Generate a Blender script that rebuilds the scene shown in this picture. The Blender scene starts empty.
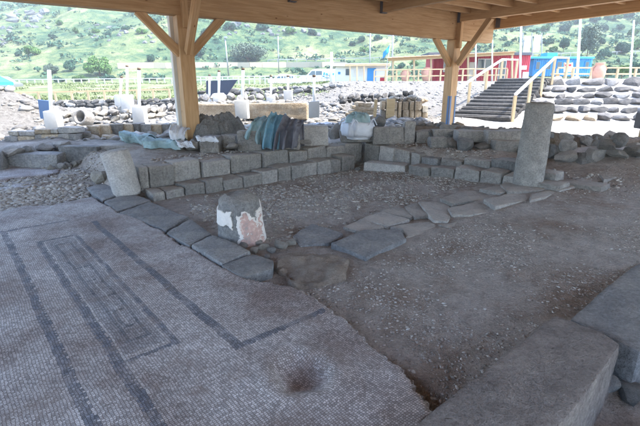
import bpy, bmesh, math, random
import numpy as np
from mathutils import Vector, Matrix, Euler, noise

S = bpy.context.scene
COL = S.collection
rnd = random.Random(7)

# ------------------------------------------------------------------ camera
FPX, HOR, EYE = 425.0, 87.0, 1.70
TH = math.atan((213 - HOR) / FPX)
SN, CS = math.sin(TH), math.cos(TH)
cam_d = bpy.data.cameras.new('camera'); cam = bpy.data.objects.new('camera', cam_d)
COL.objects.link(cam); S.camera = cam
cam_d.sensor_width = 36.0; cam_d.lens = FPX / 640 * 36
cam_d.clip_start = 0.05; cam_d.clip_end = 3000
cam.location = (0, 0, EYE); cam.rotation_euler = (math.radians(90) - TH, 0, 0)

# ------------------------------------------------------------------ sky and sun
SUN_DIR = Vector((0.97, -0.16, 0)).normalized(); SUN_EL = math.radians(57)
w = bpy.data.worlds.new('World'); S.world = w; w.use_nodes = True
nt = w.node_tree
sky = nt.nodes.new('ShaderNodeTexSky'); sky.sky_type = 'NISHITA'; sky.sun_disc = False
sky.sun_elevation = SUN_EL
sky.sun_rotation = math.atan2(SUN_DIR.x, SUN_DIR.y)
sky.air_density = 1.0; sky.dust_density = 1.2; sky.ozone_density = 1.0
nt.links.new(sky.outputs[0], nt.nodes['Background'].inputs[0])
nt.nodes['Background'].inputs[1].default_value = 0.15
sd = bpy.data.lights.new('sun', 'SUN'); so = bpy.data.objects.new('sun', sd); COL.objects.link(so)
sd.energy = 2.0; sd.angle = math.radians(0.6); sd.color = (1.0, 0.95, 0.86)
sv = Vector((SUN_DIR.x * math.cos(SUN_EL), SUN_DIR.y * math.cos(SUN_EL), math.sin(SUN_EL)))
so.rotation_euler = sv.to_track_quat('Z', 'Y').to_euler(); so.location = (30, -10, 40)
S.view_settings.view_transform = 'Standard'; S.view_settings.look = 'None'
S.view_settings.gamma = 1.0; S.view_settings.exposure = 2.8
S.view_settings.use_curve_mapping = False
HAZE = 0.0011
S.cycles.max_bounces = 6; S.cycles.diffuse_bounces = 4; S.cycles.glossy_bounces = 2

# ------------------------------------------------------------------ numpy noise and terrain
_rg = np.random.default_rng(11)
_LAT = _rg.random((256, 256))
def vnoise(x, y):
    x = np.asarray(x, float); y = np.asarray(y, float)
    xi = np.floor(x).astype(int); yi = np.floor(y).astype(int)
    fx = x - xi; fy = y - yi
    fx = fx * fx * (3 - 2 * fx); fy = fy * fy * (3 - 2 * fy)
    a = _LAT[xi & 255, yi & 255]; b = _LAT[(xi + 1) & 255, yi & 255]
    c = _LAT[xi & 255, (yi + 1) & 255]; d = _LAT[(xi + 1) & 255, (yi + 1) & 255]
    return (a * (1 - fx) + b * fx) * (1 - fy) + (c * (1 - fx) + d * fx) * fy - 0.5
def fbm(x, y, o=4):
    r = 0; a = 1
    for i in range(o):
        r = r + a * vnoise(np.asarray(x) * 2 ** i + 17.3 * i, np.asarray(y) * 2 ** i + 5.1 * i); a *= 0.5
    return r
def sst(a, b, x):
    t = np.clip((np.asarray(x, float) - a) / (b - a), 0, 1)
    return t * t * (3 - 2 * t)

A0 = math.radians(40.8)
E1 = np.array([math.cos(A0), math.sin(A0)]); E2 = np.array([-math.sin(A0), math.cos(A0)])
def Pz(px, py, z=0.0):
    u = (px - 320) / FPX; v = (py - 213) / FPX
    t = (EYE - z) / (v * CS + SN)
    return Vector((u * t, (CS - v * SN) * t, z))
def PY(px, py, Y):
    u = (px - 320) / FPX; v = (py - 213) / FPX
    t = Y / (CS - v * SN)
    return Vector((u * t, Y, EYE - (v * CS + SN) * t))

CL = Pz(137, 167, .42).xy.dot(Vector(E2)) + 0.0          # upper bench line, far-left side
CL2 = Pz(363, 142, .42).xy.dot(Vector(E2))
C1 = (CL + CL2) / 2
C2 = 1.044 * E1[0] + 10.38 * E1[1]                        # upper bench line, far-right side
ASTART = Pz(137, 167, .42).xy.dot(Vector(E1))
TER_Y = [16.5, 17.6, 18.7, 19.8, 20.9, 22.0, 22.6, 30, 45]
TER_Z = [.46, .70, .97, 1.21, 1.48, 1.75, 2.10, 2.12, 2.2]
def stair_x(Y): return 6.2 + (np.asarray(Y, float) - 17) * 0.733

def hfloor(x, y):
    return -0.08 + 0.20 * sst(0.8, 4.0, x)
def H(x, y, detail=True):
    x = np.asarray(x, float); y = np.asarray(y, float)
    a = x * E1[0] + y * E1[1]; b = x * E2[0] + y * E2[1]
    dl = b - C1; dr = a - C2
    fl = hfloor(x, y)
    # raised walk behind the benches, then the ground outside
    wl = sst(ASTART - 0.40, ASTART + 0.0, a)
    rl = wl * sst(0.02, 0.25, dl) * 0.92 + (1 - wl) * sst(3.25, 4.2, dl)
    fl = fl + .17 * (1 - wl) * sst(-.3, 2.6, dl)
    wr = sst(3.3, 4.4, b)
    rr = wr * sst(0.02, 0.25, dr) * 0.92 + (1 - wr) * sst(0.4, 2.2, dr)
    r = np.maximum(rl, rr)
    r = r * (0.86 + 0.14 * sst(1.0, 2.5, np.maximum(dl, dr)))
    z = fl + (0.52 - fl) * r
    # beyond
    zt = np.interp(y, TER_Y, TER_Z)
    zm = np.interp(y, [16.5, 20, 27.5, 31, 45], [.5, .72, 2.02, 2.1, 2.2])
    zl = np.interp(y, [15, 23.2, 23.9, 30, 45], [.5, .55, .95, 1.15, 2.0])
    kx = sst(-3, 1.5, x)
    zz = zl * (1 - kx) + zm * kx
    kt = sst(-.5, 1.2, x - stair_x(y))
    zz = zz * (1 - kt) + zt * kt
    z = np.where(y > 14, np.maximum(z, 0) * 0 + zz * sst(14, 16, y) + z * (1 - sst(14, 16, y)), z)
    # spoil heap on the left
    z = z + 1.05 * np.exp(-(((x + 10.6) / 1.9) ** 2 + ((y - 14.6) / 1.3) ** 2))
    z = z - .32 * np.exp(-(((x - 1.95) / .42) ** 4 + ((y - 1.75) / .75) ** 4))
    z = z + 0.5 * np.exp(-(((x - 2.2) / 2.2) ** 2 + ((y - 20.5) / 1.2) ** 2))
    # hill
    hh = np.where(y > 45, 0.012 * (y - 45), 0) + np.where(y > 66, 0.285 * (y - 66 - 6 * (1 - np.exp(-(y - 66) / 12.))), 0)
    k = sst(60, 130, y)
    spur = 5.0 * np.exp(-((x + 34 + (y - 100) * -0.42) / 13.) ** 2) * sst(75, 120, y)
    hh = hh + spur + k * (7.0 * fbm(x / 45. + 3, y / 45., 4) + 1.3 * fbm(x / 7., y / 7., 3))
    hh = np.where(hh > 48, 48 + 14 * (1 - np.exp(-(hh - 48) / 14.)), hh)
    z = z + np.maximum(hh, -1)
    if detail:
        out = sst(0.6, 2.2, np.maximum(dl, dr)) * (1 - sst(26, 34, y))
        rough = out * (0.5 - 0.42 * sst(4.5, 6.5, x)) * (1 - 0.6 * sst(24, 26, y))
        z = z + rough * (0.34 * fbm(x * .9, y * .9, 4)) 
        z = z + 0.012 * fbm(x * 3, y * 3, 4) + 0.016 * fbm(x * 1.1 + 4, y * 1.1, 3)
        court = sst(.2, .5, a - 2.75) * sst(0, .3, 0.25 - dl) * sst(0, .3, -dr - .2) * sst(.0, .3, b - 3.1)
        z = z + court * (0.03 * fbm(x * 5, y * 5, 4) - 0.03)
    return z
def h1(x, y): return float(H(x, y))
def PG(px, py, off=0.0):
    z = 0.0
    for i in range(25):
        p = Pz(px, py, z)
        z = 0.5 * z + 0.5 * (float(H(p.x, p.y, False)) + off)
    return Pz(px, py, z)
def ray_hill(px, py, y0=46.):
    Y = y0
    while Y < 400:
        p = PY(px, py, Y)
        if p.z < h1(p.x, p.y): return Vector((p.x, p.y, h1(p.x, p.y)))
        Y += 0.5
    return PY(px, py, 200)

# ------------------------------------------------------------------ materials
def mat(name, rough=0.9, spec=0.25):
    m = bpy.data.materials.new(name); m.use_nodes = True
    n = m.node_tree; b = n.nodes['Principled BSDF']
    b.inputs['Roughness'].default_value = rough; b.inputs['Specular IOR Level'].default_value = spec
    return m, n, b
def node(n, t, **k):
    o = n.nodes.new(t)
    for q, v in k.items():
        if q.startswith('i_'):
            key = q[2:]; key = int(key) if key.isdigit() else key
            o.inputs[key].default_value = v
        else: setattr(o, q, v)
    return o
def tex(n, scale, det=6, rough=.6, kind='noise', dist=0.0, coord='Object', vec=None):
    if vec is None:
        tc = node(n, 'ShaderNodeTexCoord'); vec = tc.outputs[coord]
    if kind == 'noise':
        t = node(n, 'ShaderNodeTexNoise'); t.inputs['Detail'].default_value = det
        t.inputs['Roughness'].default_value = rough; t.inputs['Distortion'].default_value = dist
    else:
        t = node(n, 'ShaderNodeTexVoronoi')
        if kind == 'crack': t.feature = 'DISTANCE_TO_EDGE'
    t.inputs['Scale'].default_value = scale
    n.links.new(vec, t.inputs['Vector'])
    return t
def ramp(n, src, stops):
    r = node(n, 'ShaderNodeValToRGB'); cr = r.color_ramp
    while len(cr.elements) < len(stops): cr.elements.new(0.5)
    for e, (p, c) in zip(cr.elements, stops):
        e.position = p; e.color = (*c, 1) if len(c) == 3 else c
    n.links.new(src, r.inputs[0]); return r
def mixc(n, f, a, b, mode='MIX'):
    m = node(n, 'ShaderNodeMix'); m.data_type = 'RGBA'; m.blend_type = mode
    for s_, v in ((0, f), (6, a), (7, b)):
        if hasattr(v, 'links') or hasattr(v, 'is_linked'): n.links.new(v, m.inputs[s_])
        else: m.inputs[s_].default_value = v if s_ == 0 else (*v, 1)
    return m.outputs[2]
def mth(n, op, a, b=0.0, c=None):
    m = node(n, 'ShaderNodeMath'); m.operation = op
    for i, v in enumerate((a, b) if c is None else (a, b, c)):
        if hasattr(v, 'is_linked'): n.links.new(v, m.inputs[i])
        else: m.inputs[i].default_value = v
    return m.outputs[0]
def bump(n, b, src, strength=.5, dist=.02, prev=None):
    k = node(n, 'ShaderNodeBump'); k.inputs['Strength'].default_value = strength
    k.inputs['Distance'].default_value = dist
    n.links.new(src, k.inputs['Height'])
    if prev: n.links.new(prev.outputs[0], k.inputs['Normal'])
    n.links.new(k.outputs[0], b.inputs['Normal']); return k

def stone_mat(name, c1, c2, c3=None, dust=(.42, .37, .31), dustk=.35, vary=.25, sc=1.0, bs=.6):
    m, n, b = mat(name, .92, .2)
    t1 = tex(n, 3.5 * sc, 8, .65); t2 = tex(n, 28 * sc, 5, .7); t3 = tex(n, 90 * sc, 3, .6)
    r = ramp(n, t1.outputs[0], [(.3, c1), (.62, c2)] if c3 is None else [(.3, c1), (.52, c2), (.72, c3)])
    oi = node(n, 'ShaderNodeObjectInfo')
    v = mth(n, 'MULTIPLY_ADD', oi.outputs['Random'], 2 * vary, 1 - vary)
    sp = mth(n, 'ADD', mth(n, 'MULTIPLY_ADD', t2.outputs[0], 1.3, .0), mth(n, 'MULTIPLY_ADD', t3.outputs[0], .9, -.1))
    col = mixc(n, 1.0, r.outputs[0], mth(n, 'MULTIPLY', v, sp), 'MULTIPLY')
    # dust lies on upward faces
    ge = node(n, 'ShaderNodeNewGeometry'); sx = node(n, 'ShaderNodeSeparateXYZ')
    n.links.new(ge.outputs['Normal'], sx.inputs[0])
    up = mth(n, 'MULTIPLY', mth(n, 'MAXIMUM', sx.outputs[2], 0), mth(n, 'MULTIPLY', t1.outputs[0], dustk * 2))
    col = mixc(n, mth(n, 'MINIMUM', up, 1.0), col, dust)
    n.links.new(col, b.inputs['Base Color'])
    k = bump(n, b, tex(n, 9 * sc, 5, .65).outputs[0], bs, .10); k = bump(n, b, t2.outputs[0], bs * 1.2, .045, k); bump(n, b, t3.outputs[0], bs, .012, k)
    return m
def plain_mat(name, c, rough=.6, var=.12, sc=6, spec=.3, bs=.15, bscale=40, metallic=0):
    m, n, b = mat(name, rough, spec)
    t = tex(n, sc, 5, .6); t2 = tex(n, bscale, 3, .6)
    f = mth(n, 'MULTIPLY_ADD', t.outputs[0], 2 * var, 1 - var)
    col = mixc(n, 1.0, c, f, 'MULTIPLY'); n.links.new(col, b.inputs['Base Color'])
    b.inputs['Metallic'].default_value = metallic
    bump(n, b, t2.outputs[0], bs, .01); return m
M = {}
M['basalt'] = stone_mat('basalt', (.16, .165, .17), (.26, .26, .26), (.36, .35, .33), dustk=.28)
M['bench'] = stone_mat('bench_stone', (.25, .243, .235), (.36, .345, .325), (.47, .435, .395), dust=(.50, .44, .38), dustk=.6)
M['paver'] = stone_mat('paver_stone', (.17, .18, .195), (.25, .255, .265), (.34, .335, .33), dustk=.22, vary=.14)
M['slab'] = stone_mat('threshold_stone', (.205, .18, .17), (.31, .275, .255), (.42, .375, .34), dust=(.40, .34, .30), dustk=.3, vary=.1, bs=.9)
M['lime'] = stone_mat('limestone', (.29, .265, .225), (.39, .36, .31), (.48, .45, .41), dust=(.52, .49, .45), vary=.2)
M['tan'] = stone_mat('tan_stone', (.33, .25, .165), (.43, .34, .24), (.52, .45, .35), dust=(.62, .57, .5), dustk=.2, vary=.22)
M['rubble'] = stone_mat('rubble_stone', (.20, .19, .18), (.30, .28, .26), (.41, .38, .35), dust=(.52, .48, .43), vary=.4)
M['terr'] = stone_mat('terrace_stone', (.085, .083, .083), (.14, .133, .128), (.22, .20, .18), dust=(.4, .38, .35), dustk=.08, vary=.35)
M['dark'] = stone_mat('dark_field_stone', (.06, .06, .062), (.10, .098, .095), (.17, .16, .15), dustk=.06, vary=.35)
M['colm'] = stone_mat('column_stone', (.30, .295, .285), (.41, .40, .38), (.54, .52, .49), dustk=.2, sc=1.5)
M['collight'] = stone_mat('pale_column_stone', (.42, .41, .40), (.54, .52, .50), (.64, .62, .59), dust=(.5, .47, .43), dustk=.2, sc=1.5)
M['earth'] = stone_mat('packed_earth', (.22, .17, .135), (.31, .25, .205), (.38, .33, .28), vary=.05, sc=2)
M['hillrock'] = stone_mat('hill_rock', (.07, .085, .10), (.12, .13, .14), (.20, .205, .205), dust=(.16, .17, .12), dustk=.3, sc=.15)

def wood_mat(name, c1, c2, axis_scale=(1, 14, 14), rough=.7):
    m, n, b = mat(name, rough, .3)
    tc = node(n, 'ShaderNodeTexCoord'); mp = node(n, 'ShaderNodeMapping')
    mp.inputs['Scale'].default_value = axis_scale
    n.links.new(tc.outputs['Object'], mp.inputs['Vector'])
    t = tex(n, 1.6, 6, .6, dist=.8, vec=mp.outputs[0])
    r = ramp(n, t.outputs[0], [(.3, c1), (.65, c2)])
    # knots
    mp2 = node(n, 'ShaderNodeMapping'); mp2.inputs['Scale'].default_value = (1.3, 3.2, 3.2)
    n.links.new(tc.outputs['Object'], mp2.inputs['Vector'])
    vk = tex(n, 1.5, kind='vor', vec=mp2.outputs[0])
    kn = ramp(n, vk.outputs[0], [(.035, (.35, .22, .12)), (.075, (1, 1, 1))])
    oi = node(n, 'ShaderNodeObjectInfo')
    col = mixc(n, 1.0, r.outputs[0], kn.outputs[0], 'MULTIPLY')
    # lamella joints of the glued timber
    sx = node(n, 'ShaderNodeSeparateXYZ'); n.links.new(tc.outputs['Object'], sx.inputs[0])
    fr = mth(n, 'FRACT', mth(n, 'MULTIPLY', sx.outputs[2], 9.0))
    ln = mth(n, 'LESS_THAN', fr, .04)
    col = mixc(n, mth(n, 'MULTIPLY', ln, .35), col, (.2, .12, .06))
    v = mth(n, 'MULTIPLY_ADD', oi.outputs['Random'], .2, .9)
    col = mixc(n, 1.0, col, v, 'MULTIPLY')
    n.links.new(col, b.inputs['Base Color']); bump(n, b, t.outputs[0], .12, .006)
    return m
M['wood'] = wood_mat('glulam_timber', (.36, .205, .092), (.51, .33, .172))
M['deck'] = wood_mat('roof_board', (.36, .21, .10), (.50, .32, .17))
M['rail'] = wood_mat('rail_timber', (.42, .30, .16), (.54, .42, .26))
M['white'] = plain_mat('white_paint', (.70, .70, .70), .5, .06)
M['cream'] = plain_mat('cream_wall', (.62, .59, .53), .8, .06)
M['conc'] = plain_mat('pale_concrete', (.44, .43, .41), .9, .14, 9, .2, .4, 60)
M['tanwall'] = plain_mat('tan_render', (.42, .36, .27), .9, .12)
M['steel'] = plain_mat('grey_steel', (.30, .31, .33), .45, .1, 8, .5, .1, 60, .6)
M['bluesteel'] = plain_mat('blue_steel', (.10, .17, .30), .5, .1)
M['darksteel'] = plain_mat('dark_steel', (.10, .10, .11), .5, .15)
M['blue'] = plain_mat('blue_paint', (.03, .24, .55), .5, .12)
M['lblue'] = plain_mat('light_blue_paint', (.05, .30, .50), .5, .12)
M['dblue'] = plain_mat('dark_blue_sheet', (.035, .045, .07), .6, .2)
M['redw'] = None
M['glass'] = plain_mat('window_glass', (.05, .08, .10), .08, .1, 2, .6, .0)
M['terra'] = plain_mat('terracotta', (.58, .31, .22), .8, .22, 7)
M['tyre'] = plain_mat('tyre_rubber', (.03, .03, .03), .8, .1)
M['red'] = plain_mat('red_paint', (.50, .03, .04), .6, .12)
M['roofdark'] = plain_mat('dark_roof_edge', (.09, .10, .12), .6, .1)
M['turq'] = plain_mat('turquoise_canvas', (.03, .45, .50), .7, .12)
M['sleeper'] = stone_mat('dark_step', (.04, .038, .036), (.075, .07, .065), (.12, .11, .1), dustk=.1, vary=.2)
M['tead'] = plain_mat('dark_asphalt', (.10, .10, .11), .9, .2)
def corr_mat(name, c, sc):
    m, n, b = mat(name, .55, .3)
    tc = node(n, 'ShaderNodeTexCoord'); wv = node(n, 'ShaderNodeTexWave'); wv.inputs['Scale'].default_value = sc
    wv.bands_direction = 'X'; n.links.new(tc.outputs['Object'], wv.inputs['Vector'])
    t = tex(n, 1.2, 5); f = mth(n, 'MULTIPLY_ADD', t.outputs[0], .5, .75)
    n.links.new(mixc(n, 1.0, c, f, 'MULTIPLY'), b.inputs['Base Color'])
    bump(n, b, wv.outputs[1], .8, .04); return m
M['redw'] = corr_mat('red_sheet_wall', (.42, .035, .055), 2.2)
M['bluew'] = corr_mat('blue_sheet_wall', (.03, .20, .42), 1.6)
def cloth_mat(name, c, c2, rough=.75, trans=0):
    m, n, b = mat(name, rough, .3)
    t = tex(n, 4, 6, .65); r = ramp(n, t.outputs[0], [(.32, c), (.66, c2)])
    n.links.new(r.outputs[0], b.inputs['Base Color'])
    t2 = tex(n, 14, 5, .6, dist=1.5); bump(n, b, t2.outputs[0], .5, .03); return m
M['teal'] = cloth_mat('teal_tarp', (.20, .31, .33), (.36, .46, .47))
M['bluetarp'] = cloth_mat('blue_tarp', (.13, .29, .38), (.26, .42, .51))
M['greycloth'] = cloth_mat('grey_blanket', (.10, .10, .125), (.19, .19, .215))
M['sack'] = cloth_mat('white_sack', (.52, .54, .58), (.70, .71, .74))
M['bag'] = cloth_mat('bulk_bag', (.58, .62, .70), (.72, .75, .80))

# plaster on the painted column
M['plaster'] = plain_mat('white_plaster', (.66, .63, .60), .9, .16, 18, .2, .5, 60)
def pink_mat():
    m, n, b = mat('pink_plaster', .9, .2); t = tex(n, 11, 7, .7); r = ramp(n, t.outputs[0], [(.38, (.34, .29, .275)), (.46, (.45, .31, .28)), (.54, (.52, .36, .32)), (.61, (.62, .53, .49))])
    n.links.new(r.outputs[0], b.inputs['Base Color']); bump(n, b, t.outputs[0], .6, .02); return m
M['pink'] = pink_mat()

# foliage
def leaf_mat(name, c1, c2):
    m, n, b = mat(name, .7, .2)
    t = tex(n, .9, 3); t2 = tex(n, 9, 2)
    f = mth(n, 'ADD', mth(n, 'MULTIPLY', t.outputs[0], .6), mth(n, 'MULTIPLY', t2.outputs[0], .4))
    r = ramp(n, f, [(.35, c1), (.65, c2)])
    oi = node(n, 'ShaderNodeObjectInfo')
    col = mixc(n, 1.0, r.outputs[0], mth(n, 'MULTIPLY_ADD', oi.outputs['Random'], .5, .75), 'MULTIPLY')
    n.links.new(col, b.inputs['Base Color']); return m
M['leaf'] = leaf_mat('shrub_leaves', (.05, .11, .035), (.12, .22, .06))
M['leafd'] = leaf_mat('dark_shrub_leaves', (.03, .075, .05), (.06, .13, .08))
M['leafg'] = leaf_mat('grey_green_leaves', (.08, .12, .09), (.16, .21, .15))
M['bark'] = plain_mat('bark', (.14, .10, .07), .9, .3, 8, .1, .6, 30)

# ------------------------------------------------------------------ object helpers
def link(name, me, m=None, parent=None, smooth=False):
    o = bpy.data.objects.new(name, me); COL.objects.link(o)
    if m is not None and not me.materials: me.materials.append(m)
    if smooth: me.polygons.foreach_set('use_smooth', [True] * len(me.polygons))
    if parent is not None: o.parent = parent
    return o
def tag(o, label=None, cat=None, group=None, kind=None):
    if label: o['label'] = label
    if cat: o['category'] = cat
    if group: o['group'] = group
    if kind: o['kind'] = kind
    return o
def thing(name, label, cat, loc=(0, 0, 0), rz=0.0, group=None):
    o = bpy.data.objects.new(name, None); COL.objects.link(o)
    o.location = loc; o.rotation_euler = (0, 0, rz); o.empty_display_size = .2
    return tag(o, label, cat, group)
def bm_to(bm, name='m'):
    me = bpy.data.meshes.new(name); bm.to_mesh(me); bm.free(); return me
def pyd(name, v, f):
    me = bpy.data.meshes.new(name); me.from_pydata(v, [], f); me.update(); return me
def put(parent_loc, name, me, m, parent, world, rot=None, smooth=False):
    """child placed at a world spot (parent has only a location)"""
    o = link(name, me, m, parent, smooth)
    o.location = Vector(world) - Vector(parent_loc)
    if rot is not None: o.rotation_euler = rot
    return o
def box_bm(bm, c, s, R=None):
    r = bmesh.ops.create_cube(bm, size=1.0)
    mt = Matrix.Translation(Vector(c)) @ (R.to_4x4() if R is not None else Matrix.Identity(4)) @ Matrix.Diagonal((*s, 1))
    bmesh.ops.transform(bm, matrix=mt, verts=r['verts']); return r['verts']
def box_me(s, bev=0.0):
    bm = bmesh.new(); box_bm(bm, (0, 0, 0), s)
    if bev: bmesh.ops.bevel(bm, geom=bm.edges[:], offset=bev, segments=1, affect='EDGES')
    return bm_to(bm)
def bar(name, p, q, wd, ht, m, parent, ploc=(0, 0, 0), bev=.006, roll=0.0):
    """straight timber from p to q; local X runs along it"""
    p = Vector(p); q = Vector(q); d = q - p
    me = box_me((d.length, wd, ht), bev)
    o = link(name, me, m, parent)
    rx = d.normalized(); up = Vector((0, 0, 1)) if abs(rx.z) < .95 else Vector((-math.sin(roll), math.cos(roll), 0))
    ry = up.cross(rx).normalized(); rz = rx.cross(ry)
    mt = Matrix((rx, ry, rz)).transposed().to_4x4()
    mt.translation = (p + q) / 2 - Vector(ploc); o.matrix_local = mt
    return o
def cyl_me(r0, r1, h, n=12, cap=True):
    bm = bmesh.new()
    bmesh.ops.create_cone(bm, cap_ends=cap, segments=n, radius1=r0, radius2=r1, depth=h)
    bmesh.ops.translate(bm, verts=bm.verts, vec=(0, 0, h / 2)); return bm_to(bm)
def lathe_me(prof, n=32, amp=0.0, seed=0, cap=True):
    v = []; f = []
    for i, (r, z) in enumerate(prof):
        for j in range(n):
            t = 2 * math.pi * j / n; x, y = math.cos(t), math.sin(t)
            k = 0
            if amp: k = amp * (noise.fractal(Vector((x * 1.3, y * 1.3, z * 2.2 + seed)), 1, 2, 4) + .35 * noise.noise(Vector((x * 9, y * 9, z * 14 + seed))))
            v.append(((r + k) * x, (r + k) * y, z + (k * .8 if i in (0, len(prof) - 1) else 0)))
    for i in range(len(prof) - 1):
        for j in range(n): f.append((i * n + j, i * n + (j + 1) % n, (i + 1) * n + (j + 1) % n, (i + 1) * n + j))
    if cap:
        c = len(v); v.append((0, 0, prof[-1][1] + .01)); o = (len(prof) - 1) * n
        for j in range(n): f.append((o + j, o + (j + 1) % n, c))
        c = len(v); v.append((0, 0, prof[0][1]))
        for j in range(n): f.append(((j + 1) % n, j, c))
    return pyd('lathe', v, f)

def crisp(me, deg=32):
    me.polygons.foreach_set('use_smooth', [True] * len(me.polygons))
    me.set_sharp_from_angle(angle=math.radians(deg)); return me
def rough_up(bm, amp, sc, seed):
    bm.normal_update(); off = Vector((seed * 3.17, seed * 1.3, seed * 7.7))
    mv = []
    for v in bm.verts:
        p = v.co * sc + off
        k = noise.fractal(p, 1.0, 2.0, 4) + .35 * noise.noise(p * 4.3)
        mv.append((v, v.normal * (k * amp)))
    for v, d in mv: v.co += d
def hewn_me(L, D, Hh, seed, amp=.018, bev=.035, cuts=3):
    """roughly squared block, base at z=0, centred in x and y"""
    bm = bmesh.new(); box_bm(bm, (0, 0, Hh / 2), (L, D, Hh))
    r = random.Random(seed)
    for v in bm.verts: v.co += Vector((r.uniform(-.06, .06) * L * .5, r.uniform(-.05, .05) * D, r.uniform(-.05, .05) * Hh))
    bmesh.ops.bevel(bm, geom=bm.edges[:], offset=min(bev, .22 * min(L, D, Hh)), segments=2, profile=.6, affect='EDGES')
    bmesh.ops.triangulate(bm, faces=bm.faces[:])
    if cuts:
        for _ in range(2):
            le = [e for e in bm.edges if e.calc_length() > max(L, Hh) / (cuts + .5)]
            if le: bmesh.ops.subdivide_edges(bm, edges=le, cuts=1)
            bmesh.ops.triangulate(bm, faces=[f for f in bm.faces if len(f.verts) > 3])
    rough_up(bm, amp, 2.2 / max(.25, min(L, 1)), seed)
    return crisp(bm_to(bm))
def rock_me(seed, sub=2, boxy=.5, flat=1.0):
    bm = bmesh.new(); bmesh.ops.create_icosphere(bm, subdivisions=sub, radius=.5)
    r = random.Random(seed); off = Vector((seed * 2.7, 1.1, seed * 5.3))
    cuts = [(Vector((r.gauss(0, 1), r.gauss(0, 1), r.gauss(0, 1))).normalized(), r.uniform(.24, .40)) for _ in range(13)]
    for v in bm.verts:
        n = v.co.normalized()
        q = Vector([math.copysign(abs(c) ** (1 - .45 * boxy), c) for c in n]); q *= .5
        v.co = q * (1 + .18 * noise.fractal(n * 1.4 + off, 1, 2, 3))
        for pn, pd in cuts:
            d = v.co.dot(pn) - pd
            if d > 0: v.co -= pn * d * .9
        v.co += n * .045 * noise.noise(n * 5 + off); v.co.z *= flat
    return crisp(bm_to(bm, 'rock'), 24)
ROCKS = [rock_me(i + 1) for i in range(14)]
def rocks_for(m):
    k = '_r_' + m
    if k not in M:
        M[k] = []
        for r in ROCKS:
            c = r.copy(); c.materials.append(M[m]); M[k].append(c)
    return M[k]
def rock(name, m, loc, size, parent=None, ploc=(0, 0, 0), seed=None, rz=None, tilt=.25):
    r = random.Random(seed if seed is not None else rnd.random())
    o = link(name, rocks_for(m)[r.randrange(14)], None, parent)
    o.location = Vector(loc) - Vector(ploc); o.scale = Vector(size) * 1.22
    o.rotation_euler = (r.uniform(-tilt, tilt), r.uniform(-tilt, tilt), r.uniform(-.3, .3) if rz is None else rz)
    return o
def slab_me(poly, z0, z1, seed, amp=.012, bev=.03, seg=.12):
    """prism over a world-space outline, worn edges; returns mesh + centre"""
    c = Vector((sum(p[0] for p in poly) / len(poly), sum(p[1] for p in poly) / len(poly)))
    bm = bmesh.new()
    vs = [bm.verts.new((p[0] - c.x, p[1] - c.y, z1)) for p in poly]
    f = bm.faces.new(vs); bm.normal_update()
    if f.normal.z < 0: f.normal_flip()
    r = bmesh.ops.extrude_face_region(bm, geom=[f]); lo = [g for g in r['geom'] if isinstance(g, bmesh.types.BMVert)]
    # the extruded copy becomes the top, the first face the base
    for v in lo: v.co.z = z1
    for v in vs: v.co.z = z0
    bmesh.ops.recalc_face_normals(bm, faces=bm.faces[:])
    bmesh.ops.bevel(bm, geom=bm.edges[:], offset=min(bev, .3 * (z1 - z0)), segments=2, profile=.6, affect='EDGES')
    bmesh.ops.triangulate(bm, faces=bm.faces[:])
    for _ in range(4):
        le = [e for e in bm.edges if e.calc_length() > seg]
        if not le: break
        bmesh.ops.subdivide_edges(bm, edges=le, cuts=1)
        bmesh.ops.triangulate(bm, faces=[q for q in bm.faces if len(q.verts) > 3])
    rough_up(bm, amp, 2.6, seed)
    return crisp(bm_to(bm)), c

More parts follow.
